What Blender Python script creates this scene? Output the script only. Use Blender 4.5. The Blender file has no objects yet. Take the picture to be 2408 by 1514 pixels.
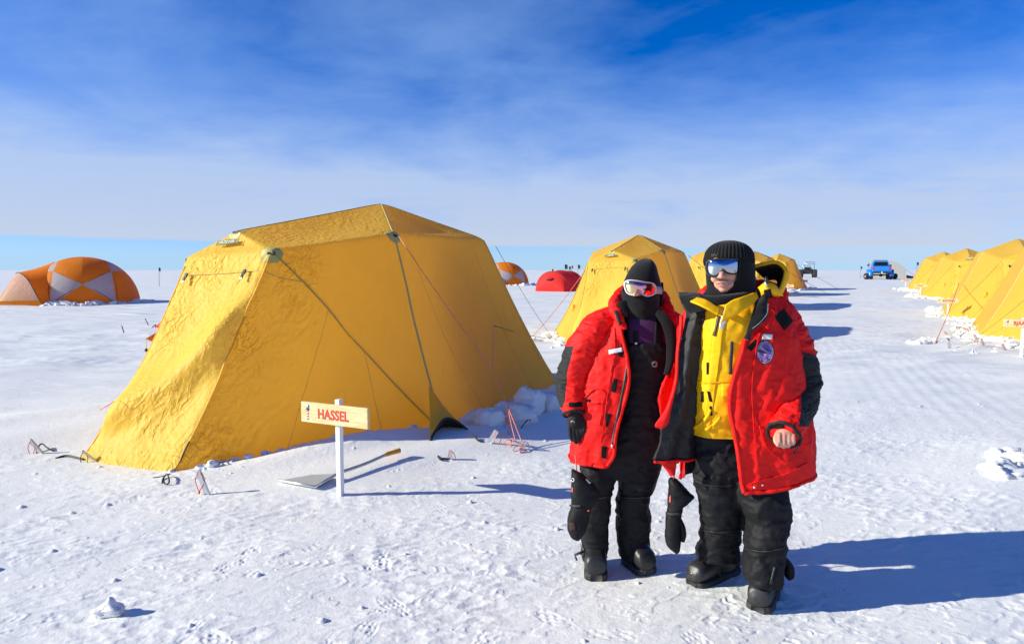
import bpy, bmesh, math, random
import numpy as np
from mathutils import Vector, Matrix
random.seed(7)
C = bpy.context.scene.collection
SC = bpy.context.scene
PI = math.pi
# ---------------------------------------------------------------- camera model
F = 1605.0          # focal length in units of a 2408 px wide picture
CAMH = 1.655
PT = math.atan(122.0 / F)
def ray(x, y):
    u = (x - 1204.0) / F
    v = (757.0 - y) / F
    return np.array([u, math.cos(PT) + v * math.sin(PT), -math.sin(PT) + v * math.cos(PT)])
def P(x, y, D):
    """point seen at (x, y) of the 2408 px wide photograph, D metres in front of the camera"""
    r = ray(x, y)
    t = D / r[1]
    return np.array([r[0] * t, D, CAMH + r[2] * t])
def G(x, y, z=0.0):
    r = ray(x, y)
    t = (z - CAMH) / r[2]
    return np.array([r[0] * t, r[1] * t, z])

# ---------------------------------------------------------------- numpy noise
def _h(ix, iy, iz, seed):
    h = (ix.astype(np.int64) * 374761393 + iy.astype(np.int64) * 668265263 + iz.astype(np.int64) * 1440670441 + seed * 974634777) & 0xFFFFFFFF
    h = ((h ^ (h >> 13)) * 1274126177) & 0xFFFFFFFF
    h = ((h ^ (h >> 16)) * 2246822519) & 0xFFFFFFFF
    return (h ^ (h >> 15)) & 0xFFFFFFFF
def noise2(x, y, seed=0):
    x = np.asarray(x, float); y = np.asarray(y, float)
    ix = np.floor(x); iy = np.floor(y)
    fx = x - ix; fy = y - iy
    u = fx * fx * fx * (fx * (fx * 6 - 15) + 10); v = fy * fy * fy * (fy * (fy * 6 - 15) + 10)
    z0 = np.zeros_like(ix)
    def g(ox, oy):
        a = _h(ix + ox, iy + oy, z0, seed) * (2 * PI / 4294967296.0)
        return np.cos(a) * (fx - ox) + np.sin(a) * (fy - oy)
    return ((g(0, 0) * (1 - u) + g(1, 0) * u) * (1 - v) + (g(0, 1) * (1 - u) + g(1, 1) * u) * v) * 1.5
def noise3(p, seed=0):
    p = np.asarray(p, float)
    i = np.floor(p); f = p - i
    w = f * f * f * (f * (f * 6 - 15) + 10)
    r = 0
    for ox in (0, 1):
        for oy in (0, 1):
            for oz in (0, 1):
                hh = _h(i[..., 0] + ox, i[..., 1] + oy, i[..., 2] + oz, seed)
                a = (hh & 0xFFFF) * (2 * PI / 65536.0); c = ((hh >> 16) & 0xFFFF) / 32767.5 - 1
                s = np.sqrt(np.maximum(0, 1 - c * c))
                d = s * np.cos(a) * (f[..., 0] - ox) + s * np.sin(a) * (f[..., 1] - oy) + c * (f[..., 2] - oz)
                k = (w[..., 0] if ox else 1 - w[..., 0]) * (w[..., 1] if oy else 1 - w[..., 1]) * (w[..., 2] if oz else 1 - w[..., 2])
                r = r + d * k
    return r * 1.5
def fbm3(p, oct=4, seed=0, gain=.5):
    p = np.asarray(p, float); r = 0; a = 1
    for k in range(oct):
        r = r + a * noise3(p * (2.03 ** k), seed + k * 17); a *= gain
    return r
def ridge3(p, oct=3, seed=0):
    p = np.asarray(p, float); r = 0; a = 1
    for k in range(oct):
        r = r + a * (1 - np.abs(noise3(p * (2.1 ** k), seed + k * 31)) * 2.2); a *= .5
    return r
def sstep(a, b, x):
    t = np.clip((np.asarray(x, float) - a) / (b - a), 0, 1)
    return t * t * (3 - 2 * t)

# ---------------------------------------------------------------- object helpers
def tag(o, label=None, cat=None, group=None, kind=None):
    if label: o['label'] = label
    if cat: o['category'] = cat
    if group: o['group'] = group
    if kind: o['kind'] = kind
    return o
def empty(name, loc=(0, 0, 0), rz=0.0, label=None, cat=None, group=None):
    o = bpy.data.objects.new(name, None)
    o.empty_display_size = .2
    C.objects.link(o)
    o.location = [float(v) for v in loc]; o.rotation_euler = (0, 0, rz)
    return tag(o, label, cat, group)
def mobj(name, V, Fc, mats, parent=None, mi=None, smooth=True):
    me = bpy.data.meshes.new(name)
    me.from_pydata([tuple(map(float, v)) for v in V], [], [tuple(int(i) for i in f) for f in Fc])
    if not isinstance(mats, (list, tuple)): mats = [mats]
    for m in mats: me.materials.append(m)
    if mi is not None: me.polygons.foreach_set('material_index', np.asarray(mi, np.int32))
    me.polygons.foreach_set('use_smooth', np.full(len(me.polygons), bool(smooth)))
    me.update()
    o = bpy.data.objects.new(name, me); C.objects.link(o)
    if parent is not None: o.parent = parent
    return o
class MB:
    """collects shapes for one mesh"""
    def __init__(s): s.V = []; s.F = []; s.M = []; s.n = 0
    def add(s, V, Fc, m=0):
        V = np.asarray(V, float).reshape(-1, 3)
        s.V.append(V); s.F += [tuple(int(i) + s.n for i in f) for f in Fc]; s.M += [m] * len(Fc); s.n += len(V)
        return s
    def build(s, name, mats, parent=None, smooth=True):
        return mobj(name, np.concatenate(s.V), s.F, mats, parent, s.M, smooth)
def quads(nr, nu, closed=True):
    f = []
    for i in range(nr - 1):
        for j in range(nu if closed else nu - 1):
            k = (j + 1) % nu
            f.append((i * nu + j, i * nu + k, (i + 1) * nu + k, (i + 1) * nu + j))
    return f
def catmull(K, n):
    """K: (m, d) keys -> (n, d) smooth samples"""
    K = np.asarray(K, float)
    m = len(K)
    if m == 2:
        t = np.linspace(0, 1, n)[:, None]
        return K[0] * (1 - t) + K[1] * t
    t = np.linspace(0, m - 1, n)
    i = np.clip(t.astype(int), 0, m - 2); f = (t - i)[:, None]
    Kp = np.concatenate([2 * K[:1] - K[1:2], K, 2 * K[-1:] - K[-2:-1]])
    p0, p1, p2, p3 = Kp[i], Kp[i + 1], Kp[i + 2], Kp[i + 3]
    return .5 * (2 * p1 + (p2 - p0) * f + (2 * p0 - 5 * p1 + 4 * p2 - p3) * f ** 2 + (3 * p1 - p0 - 3 * p2 + p3) * f ** 3)
def tube_vf(pts, r, n=8, caps=True, flat=1.0, up=None):
    pts = np.asarray(pts, float); m = len(pts)
    r = np.broadcast_to(np.asarray(r, float), (m,))
    T = np.gradient(pts, axis=0); T /= np.linalg.norm(T, axis=1)[:, None] + 1e-12
    if up is None:
        up = np.array([0, 0, 1.0])
        if abs(T[0] @ up) > .9: up = np.array([1.0, 0, 0])
    u = np.cross(T[0], up); u /= np.linalg.norm(u)
    V = []
    for i in range(m):
        u = u - T[i] * (u @ T[i]); u /= np.linalg.norm(u) + 1e-12
        w = np.cross(T[i], u)
        a = np.arange(n) * 2 * PI / n
        V.append(pts[i] + r[i] * (np.cos(a)[:, None] * u + flat * np.sin(a)[:, None] * w))
    V = np.concatenate(V); Fc = quads(m, n)
    if caps: Fc += [tuple(range(n))[::-1], tuple(range((m - 1) * n, m * n))]
    return V, Fc
def box_vf(sx, sy, sz, c=(0, 0, 0), R=None, taper=1.0):
    V = np.array([(x * (taper if z > 0 else 1), y * (taper if z > 0 else 1), z) for z in (-.5, .5) for y in (-.5, .5) for x in (-.5, .5)]) * np.array([sx, sy, sz])
    if R is not None: V = V @ np.asarray(R).T
    return V + np.asarray(c, float), [(0, 2, 3, 1), (4, 5, 7, 6), (0, 1, 5, 4), (2, 6, 7, 3), (0, 4, 6, 2), (1, 3, 7, 5)]
def bevel(o, w, seg=2):
    m = o.modifiers.new('bevel', 'BEVEL'); m.width = w; m.segments = seg; m.limit_method = 'ANGLE'; m.angle_limit = math.radians(40)
    return o
def rotz(a):
    c, s = math.cos(a), math.sin(a); return np.array([[c, -s, 0], [s, c, 0], [0, 0, 1.0]])
def rotx(a):
    c, s = math.cos(a), math.sin(a); return np.array([[1.0, 0, 0], [0, c, -s], [0, s, c]])
def roty(a):
    c, s = math.cos(a), math.sin(a); return np.array([[c, 0, s], [0, 1.0, 0], [-s, 0, c]])
def sphere_vf(c, r, nu=16, nv=10):
    r = np.broadcast_to(np.asarray(r, float), (3,))
    V = []
    for i in range(nv + 1):
        th = PI * i / nv
        for j in range(nu):
            ph = 2 * PI * j / nu
            V.append((math.sin(th) * math.cos(ph), math.sin(th) * math.sin(ph), math.cos(th)))
    return np.array(V) * r + np.asarray(c, float), [tuple(q[::-1]) for q in quads(nv + 1, nu)]

# ---------------------------------------------------------------- materials
def nodes(name):
    m = bpy.data.materials.new(name); m.use_nodes = True
    nt = m.node_tree; nt.nodes.clear()
    out = nt.nodes.new('ShaderNodeOutputMaterial')
    return m, nt, out
def N(nt, typ, **kw):
    n = nt.nodes.new(typ)
    for k, v in kw.items():
        if hasattr(n, k): setattr(n, k, v)
        else: n.inputs[k].default_value = v
    return n
def L(nt, a, b): nt.links.new(a, b)
def math_n(nt, op, a, b=None, c=None, clamp=False):
    n = nt.nodes.new('ShaderNodeMath'); n.operation = op; n.use_clamp = clamp
    for i, v in enumerate((a, b, c)):
        if v is None: continue
        if isinstance(v, (int, float)): n.inputs[i].default_value = v
        else: nt.links.new(v, n.inputs[i])
    return n.outputs[0]
def maprange(nt, v, a, b, c=0.0, d=1.0, interp='SMOOTHSTEP'):
    n = nt.nodes.new('ShaderNodeMapRange'); n.interpolation_type = interp
    nt.links.new(v, n.inputs['Value'])
    for k, x in (('From Min', a), ('From Max', b), ('To Min', c), ('To Max', d)): n.inputs[k].default_value = x
    return n.outputs['Result']
def mixc(nt, fac, a, b, mode='MIX'):
    n = nt.nodes.new('ShaderNodeMix'); n.data_type = 'RGBA'; n.blend_type = mode
    for s, v in ((n.inputs[0], fac), (n.inputs[6], a), (n.inputs[7], b)):
        if isinstance(v, (int, float)): s.default_value = v
        elif isinstance(v, (tuple, list)): s.default_value = (*v, 1) if len(v) == 3 else v
        else: nt.links.new(v, s)
    return n.outputs[2]
def coords(nt, kind='Object', scale=(1, 1, 1), rot=(0, 0, 0)):
    t = nt.nodes.new('ShaderNodeTexCoord'); mp = nt.nodes.new('ShaderNodeMapping')
    mp.inputs['Scale'].default_value = scale; mp.inputs['Rotation'].default_value = rot
    nt.links.new(t.outputs[kind], mp.inputs['Vector'])
    return mp.outputs['Vector']
def noise_n(nt, vec, scale, detail=3, rough=.5, typ='FBM', dist=0.0):
    n = nt.nodes.new('ShaderNodeTexNoise'); n.noise_type = typ
    n.inputs['Scale'].default_value = scale; n.inputs['Detail'].default_value = detail
    n.inputs['Roughness'].default_value = rough; n.inputs['Distortion'].default_value = dist
    nt.links.new(vec, n.inputs['Vector'])
    return n.outputs[0]
def bump_n(nt, h, strength, dist, prev=None):
    b = nt.nodes.new('ShaderNodeBump'); b.inputs['Strength'].default_value = strength; b.inputs['Distance'].default_value = dist
    nt.links.new(h, b.inputs['Height'])
    if prev is not None: nt.links.new(prev, b.inputs['Normal'])
    return b.outputs[0]
_MC = {}
def plain(name, col, rough=.6, metal=0.0, spec=.5, var=.12, vs=9.0, bump=0.0, bs=60.0, coat=0.0):
    """simple material with a little procedural unevenness in colour, gloss and relief"""
    if name in _MC: return _MC[name]
    m, nt, out = nodes(name)
    p = N(nt, 'ShaderNodeBsdfPrincipled')
    v = coords(nt)
    n = noise_n(nt, v, vs, 4)
    c = mixc(nt, n, tuple(x * (1 - var) for x in col), tuple(min(1, x * (1 + var)) for x in col))
    L(nt, c, p.inputs['Base Color'])
    L(nt, maprange(nt, n, 0, 1, max(0, rough - .08), min(1, rough + .08)), p.inputs['Roughness'])
    p.inputs['Metallic'].default_value = metal; p.inputs['Specular IOR Level'].default_value = spec
    p.inputs['Coat Weight'].default_value = coat
    if bump > 0:
        b = noise_n(nt, v, bs, 3)
        L(nt, bump_n(nt, b, 1.0, bump), p.inputs['Normal'])
    L(nt, p.outputs[0], out.inputs[0])
    _MC[name] = m
    return m
def cloth(name, col, rough=.75, sheen=0.0, weave=700.0, wb=.0006, wr=14.0, wrb=.006, spec=.3, var=.1):
    """garment cloth: weave, soft creases, slight unevenness"""
    if name in _MC: return _MC[name]
    m, nt, out = nodes(name)
    p = N(nt, 'ShaderNodeBsdfPrincipled')
    v = coords(nt)
    n = noise_n(nt, v, 6, 5)
    L(nt, mixc(nt, n, tuple(x * (1 - var) for x in col), tuple(min(1, x * (1 + var)) for x in col)), p.inputs['Base Color'])
    p.inputs['Roughness'].default_value = rough; p.inputs['Specular IOR Level'].default_value = spec
    p.inputs['Sheen Weight'].default_value = sheen
    r = noise_n(nt, coords(nt, scale=(1, 1, 1.7)), wr, 3, .55, 'RIDGED_MULTIFRACTAL')
    b1 = bump_n(nt, r, .6, wrb)
    w = noise_n(nt, v, weave, 1)
    b2 = bump_n(nt, w, .6, wb, b1)
    L(nt, b2, p.inputs['Normal']); L(nt, p.outputs[0], out.inputs[0])
    _MC[name] = m
    return m

# ---------------------------------------------------------------- sun, sky, camera
SUN_EL = math.radians(22.8)
SUN_AZ = math.radians(7.5)          # shadows fall to the right and 8 degrees away from the camera
sdir = np.array([-math.cos(SUN_AZ) * math.cos(SUN_EL), -math.sin(SUN_AZ) * math.cos(SUN_EL), math.sin(SUN_EL)])
sl = bpy.data.lights.new('sun', 'SUN'); sl.energy = 4.6; sl.angle = math.radians(.5); sl.color = (1.0, .97, .815)
so = bpy.data.objects.new('sun', sl); C.objects.link(so)
so.rotation_euler = Vector(-sdir).to_track_quat('-Z', 'Y').to_euler(); so.location = (-30, -5, 20)
def make_world():
    w = bpy.data.worlds.new('World'); SC.world = w; w.use_nodes = True
    nt = w.node_tree; nt.nodes.clear()
    out = nt.nodes.new('ShaderNodeOutputWorld'); bg = nt.nodes.new('ShaderNodeBackground')
    sky = nt.nodes.new('ShaderNodeTexSky'); sky.sky_type = 'NISHITA'; sky.sun_disc = False
    sky.sun_elevation = SUN_EL; sky.sun_rotation = math.atan2(sdir[0], sdir[1]) % (2 * PI)
    sky.altitude = 2835; sky.air_density = 1.0; sky.dust_density = .0; sky.ozone_density = 3.0
    hs = nt.nodes.new('ShaderNodeHueSaturation'); hs.inputs['Saturation'].default_value = SKY_SAT; hs.inputs['Value'].default_value = SKY_VAL
    hs.inputs['Hue'].default_value = SKY_HUE
    L(nt, sky.outputs[0], hs.inputs['Color'])
    tc = nt.nodes.new('ShaderNodeTexCoord'); sp = nt.nodes.new('ShaderNodeSeparateXYZ')
    L(nt, tc.outputs['Generated'], sp.inputs[0])
    X, Y, Z = sp.outputs
    el = math_n(nt, 'MAXIMUM', Z, 0.0)
    den = math_n(nt, 'ADD', el, .15)
    px = math_n(nt, 'DIVIDE', X, den); py = math_n(nt, 'DIVIDE', Y, den)
    cb = nt.nodes.new('ShaderNodeCombineXYZ'); L(nt, px, cb.inputs[0]); L(nt, py, cb.inputs[1])
    mp = nt.nodes.new('ShaderNodeMapping'); mp.inputs['Scale'].default_value = (1.7, 1.5, 1); mp.inputs['Rotation'].default_value = (0, 0, .35); mp.inputs['Location'].default_value = (3.1, 1.7, 0)
    L(nt, cb.outputs[0], mp.inputs[0])
    n1 = noise_n(nt, mp.outputs[0], .75, 7, .55, dist=.5)
    mp2 = nt.nodes.new('ShaderNodeMapping'); mp2.inputs['Scale'].default_value = (2.4, 3.4, 1); mp2.inputs['Rotation'].default_value = (0, 0, .5)
    L(nt, cb.outputs[0], mp2.inputs[0])
    n2 = noise_n(nt, mp2.outputs[0], 1.6, 6, .6, dist=.35)
    nn = math_n(nt, 'ADD', math_n(nt, 'MULTIPLY', n1, .78), math_n(nt, 'MULTIPLY', n2, .22))
    # coverage falls with height; more on the left than on the right
    cov = nt.nodes.new('ShaderNodeFloatCurve')
    cv = cov.mapping.curves[0]
    pts = SKY_COV
    for k, (a, b) in enumerate(pts):
        if k < 2: cv.points[k].location = (a, b)
        else: cv.points.new(a, b)
    cov.mapping.update()
    L(nt, el, cov.inputs['Value'])
    side = math_n(nt, 'MULTIPLY', X, -.12)
    dens = math_n(nt, 'ADD', math_n(nt, 'ADD', cov.outputs[0], side), math_n(nt, 'MULTIPLY', math_n(nt, 'SUBTRACT', nn, .5), SKY_CON))
    dens = math_n(nt, 'MINIMUM', math_n(nt, 'MAXIMUM', dens, 0.0), .92)
    # clear strip above the horizon, sharp on the left, closing to the right
    wob = math_n(nt, 'MULTIPLY', math_n(nt, 'SUBTRACT', noise_n(nt, tc.outputs['Generated'], 2.2, 3), .5), .012)
    ez = math_n(nt, 'ADD', el, math_n(nt, 'ADD', wob, math_n(nt, 'MULTIPLY', X, .012)))
    edge = maprange(nt, ez, .030, .037)
    low = math_n(nt, 'MULTIPLY', maprange(nt, X, -.1, .5), .55)
    edge = math_n(nt, 'MAXIMUM', edge, math_n(nt, 'MULTIPLY', low, maprange(nt, el, .002, .016)))
    dens = math_n(nt, 'MULTIPLY', dens, edge)
    ccol = nt.nodes.new('ShaderNodeValToRGB'); ccol.color_ramp.elements[0].position = 0.03; ccol.color_ramp.elements[0].color = (*CL_LOW, 1)
    ccol.color_ramp.elements[1].position = .28; ccol.color_ramp.elements[1].color = (*CL_HIGH, 1)
    L(nt, el, ccol.inputs[0])
    # pale air in the clear strip
    hz = maprange(nt, el, 0.0, .075, .85, 0.0)
    clear = mixc(nt, hz, mixc(nt, 1.0, hs.outputs[0], (.66, .74, 1.14), 'MULTIPLY'), GAP_COL)
    col = mixc(nt, dens, clear, ccol.outputs[0])
    L(nt, col, bg.inputs['Color']); bg.inputs['Strength'].default_value = SKY_STR
    L(nt, bg.outputs[0], out.inputs[0])
SKY_STR = .10
SKY_SAT, SKY_VAL, SKY_HUE = 1.5, 1.0, .5
SKY_COV = [(0, .9), (.10, .95), (.145, .76), (.19, .50), (.25, .30), (.36, .16), (.6, .08), (1, .05)]
SKY_CON = 1.15
CL_LOW = (4.0, 4.5, 5.5); CL_HIGH = (2.5, 4.0, 6.8); GAP_COL = (2.9, 4.6, 6.3)
cam = bpy.data.cameras.new('camera'); co = bpy.data.objects.new('camera', cam); C.objects.link(co); SC.camera = co
cam.sensor_fit = 'HORIZONTAL'; cam.sensor_width = 36.0; cam.lens = 36.0 * F / 2408.0
cam.clip_start = .05; cam.clip_end = 20000
co.location = (0, 0, CAMH); co.rotation_euler = (PI / 2 - PT, 0, 0)
SC.view_settings.view_transform = 'Standard'
try: SC.view_settings.look = 'None'
except Exception: pass
SC.view_settings.exposure = .54; SC.view_settings.gamma = 1.0
SC.cycles.use_denoising = True
try: SC.cycles.denoiser = 'OPENIMAGEDENOISE'
except Exception: pass
SC.cycles.max_bounces = 8; SC.cycles.diffuse_bounces = 4; SC.cycles.transmission_bounces = 6
SC.cycles.sample_clamp_indirect = 6.0
make_world()
# ================================================================ snow ground
TH = math.radians(64.5)
HERO_M = np.array([-3.25, 5.715])
def tent_frame(th):
    d = np.array([math.cos(th), math.sin(th)]); e = np.array([math.sin(th), -math.cos(th)])
    return d, e
def gauss(x, y, cx, cy, rx, ry, a, h):
    c, s = math.cos(a), math.sin(a)
    u = (x - cx) * c + (y - cy) * s; v = -(x - cx) * s + (y - cy) * c
    return h * np.exp(-(u / rx) ** 2 - (v / ry) ** 2)
def macro(x, y):
    """smooth height of the snow"""
    x = np.asarray(x, float); y = np.asarray(y, float)
    r = np.hypot(x, y)
    z = .30 * sstep(11, 48, y)
    z = z + .05 * noise2(x / 9.0, y / 6.0, 3) * sstep(6, 14, r) + .02 * noise2(x / 3.0, y / 2.4, 5) * sstep(3.5, 8, r)
    far = sstep(70, 400, r)
    z = z + .35 * noise2(x / 90.0, y / 60.0, 11) * sstep(170, 400, r) * (1 - .6 * sstep(1500, 4000, r))
    # drifts round the big yellow tent
    for g in ((-1.30, 6.20, 1.15, .27, .575, .15), (-1.35, 5.55, .95, .38, .62, .055), (-.55, 6.15, .75, .35, .55, .06), (-.15, 6.35, .5, .5, .5, .05),
              (.55, 7.6, .8, .7, 1.1, .10), (-4.75, 6.6, .8, .4, .5, .05), (-5.3, 7.3, 1.2, .5, .6, .09), (-4.2, 7.6, .9, .9, .5, .10),
              (-1.0, 5.0, 1.1, .3, .3, .02), (3.9, 5.0, 1.0, .45, .5, .05), (4.6, 6.0, 1.2, .5, .5, .07)):
        z = z + gauss(x, y, *g)
    return z
def gz(x, y): return float(macro(np.array([x]), np.array([y]))[0])
CRUMBS = True
def ground_detail(x, y, cell):
    """small relief: trampled crust, wind ripples, crumbs, boot prints, vehicle ruts"""
    def lod(lam): return np.clip((lam / np.maximum(cell, 1e-6) - 2.0) / 2.0, 0, 1)
    a = math.radians(14)
    u = x * math.cos(a) + y * math.sin(a); v = -x * math.sin(a) + y * math.cos(a)
    smooth = np.zeros_like(x)      # clean blown snow by the sign and left of the tent
    for g in ((-.9, 5.55, 1.35, .62, .45, 1.0), (.1, 6.3, .9, .75, .5, .9), (-4.8, 6.9, 1.3, .8, .5, .9), (4.6, 5.6, 1.2, .8, .4, .7), (.6, 7.6, .7, .6, .9, .9)):
        smooth = np.maximum(smooth, gauss(x, y, *g))
    tr = 1 - .85 * np.clip(smooth, 0, 1)
    wrp = noise2(x * 1.3, y * 1.3, 41) * .25
    patch = .42 + 1.0 * sstep(-.18, .32, noise2(x / 1.1 + .3 * noise2(x, y, 8), y / .75, 9) + .35 * noise2(x / .3, y / .22, 10))
    z = .014 * noise2(u / 1.1, v / .5, 21) * lod(.5) * (.4 + .6 * tr)
    z = z + .0030 * tr * patch * noise2(u / .26 + wrp, v / .13, 22) * lod(.16)
    q = 1 - np.abs(noise2(u / .17 + wrp, v / .07 + wrp, 23)) * 2
    z = z + .0044 * tr * patch * q * lod(.08)
    z = z + .0012 * tr * patch * noise2(x / .05, y / .045, 24) * lod(.045)
    z = z + .0005 * tr * patch * noise2(x / .021, y / .019, 25) * lod(.02)
    z = z + .0006 * noise2(x / .009, y / .009, 26) * lod(.009)
    # broken crust: little terraces that cast crisp edges
    c = noise2(u / .34, v / .17, 27) + .35 * noise2(u / .09, v / .05, 28)
    z = z + .0026 * tr * (sstep(.12, .20, c) - sstep(.34, .46, c) * .6) * lod(.08)
    # wind ridges farther out
    s1 = noise2(u / 2.6, v / .55, 31); s2 = noise2(u / 7.0, v / 1.7, 32); s3 = noise2(u / 20., v / 5.5, 33)
    r = np.hypot(x, y)
    z = z + .05 * (1 - np.abs(s1) * 2) * lod(.5) * sstep(9, 16, r) * tr
    z = z + .13 * (1 - np.abs(s2) * 2) * lod(1.3) * sstep(22, 40, r)
    z = z + .22 * (1 - np.abs(s3) * 2) * lod(3.5) * sstep(55, 90, r)
    # vehicle ruts on the left and on the lane
    lane = np.exp(-((x - (2.2 + .40 * y)) / 1.3) ** 2) * sstep(5, 9, y)
    z = z + lane * .0014 * np.sin((x - .40 * y) * 2 * PI / .22 + .5 * noise2(x, y * .4, 51)) * lod(.2)
    for k, off in enumerate((0.0, 1.5, 2.5, 3.9)):
        yy = 12.4 + off * 1.15 + .16 * (x + 8) + .15 * noise2(x * .3, np.full_like(x, k), 52)
        dv = (y - yy)
        band = np.exp(-(dv / .28) ** 2) * sstep(-3.4, -4.6, x)
        z = z - band * (.02 + .006 * np.sin(x * 2 * PI / .30)) * lod(.3)
        z = z + np.exp(-((np.abs(dv) - .42) / .12) ** 2) * .03 * sstep(-3.4, -4.6, x) * lod(.25) * (1 + noise2(x / .4, y / .3, 53))
    return z
def boot_prints(x, y, z, cell):
    rng = random.Random(21)
    order = np.argsort(y); ys = y[order]
    def stamp(cx, cy, ang, L_, W_, dep, kind):
        i0 = np.searchsorted(ys, cy - .24); i1 = np.searchsorted(ys, cy + .24)
        idx = order[i0:i1]
        m = np.abs(x[idx] - cx) < .24
        idx = idx[m]
        if len(idx) < 20: return
        c, s = math.cos(ang), math.sin(ang)
        u = ((x[idx] - cx) * c + (y[idx] - cy) * s) / L_; v = (-(x[idx] - cx) * s + (y[idx] - cy) * c) / W_
        w = 1 - .25 * np.clip(-u, 0, 1) - .18 * np.exp(-((u + .25) / .3) ** 2)
        e = np.sqrt(np.abs(u) ** 2.6 + np.abs(v / w) ** 2.2)
        ins = 1 - sstep(.86, 1.02, e)
        rim = np.exp(-((e - 1.12) / .12) ** 2)
        if kind == 0: lug = np.maximum(0, np.sin(u * 13) * np.sin(v * 7 + 1.5))
        elif kind == 1: lug = np.maximum(0, np.sin(u * 17 + np.abs(v) * 4))
        else: lug = np.maximum(0, np.sin(u * 11 + v * 6) * np.sin(u * 11 - v * 6))
        z[idx] += dep * (.25 + 1.1 * sstep(-.2, .3, noise2(x[idx] * 9, y[idx] * 9, 61))) * (-ins * (.55 - .85 * lug) + .15 * rim)
    n = 0
    for _ in range(150):
        D = 2.7 + 6.5 * rng.random() ** 1.6
        X = (rng.random() * 2 - 1) * .86 * D
        if -3.4 < X < .4 and D > 4.9 + .35 * (X + 2.8): continue
        stamp(X, D, rng.uniform(-.6, .6) + rng.choice([.2, .9, 1.9, 2.6, 3.6]), .145, .052, rng.uniform(.0022, .0048), rng.randrange(3))
    for k in range(14):     # two walked lines
        for (x0, y0, dx, dy) in ((-4.2, 4.1, .34, -.05), (1.9, 4.4, .16, .42), (-2.4, 3.55, .37, .03), (2.6, 3.1, .12, .4)):
            a = math.atan2(dy, dx); sd = (.09 if k % 2 else -.09)
            stamp(x0 + dx * k - sd * math.sin(a) + rng.uniform(-.03, .03), y0 + dy * k + sd * math.cos(a), a + rng.uniform(-.15, .15), .15, .054, .0026, rng.randrange(3))
    # crumbs kicked up by boots
    for _ in range(420):
        D = 2.6 + 7.5 * rng.random() ** 1.5
        X = (rng.random() * 2 - 1) * .84 * D
        R = .004 + .018 * rng.random() ** 4
        i0 = np.searchsorted(ys, D - R); i1 = np.searchsorted(ys, D + R)
        idx = order[i0:i1]; idx = idx[np.abs(x[idx] - X) < R]
        if len(idx) == 0: continue
        q = ((x[idx] - X) ** 2 + (y[idx] - D) ** 2) / R ** 2
        z[idx] += R * .75 * np.sqrt(np.clip(1 - q, 0, 1))
    return z
def make_ground():
    half = math.radians(45)
    dense = np.linspace(-half, half, 1250)
    rest = np.linspace(half, 2 * PI - half, 90)[1:-1]
    th = np.concatenate([dense, rest]); nu = len(th)
    inv = np.linspace(1 / 2.35, 1 / 140.0, 720)
    r = np.concatenate([np.geomspace(.12, 2.35, 14)[:-1], 1 / inv, np.geomspace(140, 9000, 34)[1:]])
    nr = len(r)
    R, T = np.meshgrid(r, th, indexing='ij')
    x = (R * np.sin(T)).ravel(); y = (R * np.cos(T)).ravel()
    dr = np.gradient(r); dth = np.empty(nu); dth[:] = np.gradient(th)
    cell = np.maximum(np.repeat(dr[:, None], nu, 1) * .55, R * np.abs(dth)[None, :]).ravel()
    z = macro(x, y) + ground_detail(x, y, cell)
    z = boot_prints(x, y, z, cell)
    V = np.stack([x, y, z], 1).astype(np.float32)
    i = np.arange(nr - 1)[:, None] * nu; j = np.arange(nu)[None, :]; k = (j + 1) % nu
    Q = np.stack([i + j, i + nu + j, i + nu + k, i + k], -1).reshape(-1, 4)
    me = bpy.data.meshes.new('snow_ground')
    nf = len(Q)
    me.vertices.add(len(V)); me.vertices.foreach_set('co', V.ravel())
    me.loops.add(nf * 4); me.loops.foreach_set('vertex_index', Q.ravel().astype(np.int32))
    me.polygons.add(nf); me.polygons.foreach_set('loop_start', np.arange(0, nf * 4, 4, dtype=np.int32))
    me.polygons.foreach_set('use_smooth', np.ones(nf, bool))
    me.update(calc_edges=True)
    # close the small hole under the camera
    me.materials.append(snow_mat())
    o = bpy.data.objects.new('snow_ground', me); C.objects.link(o)
    tag(o, 'trampled white snow field reaching the horizon', None, None, 'structure')
    return o
_snow = []
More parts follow.
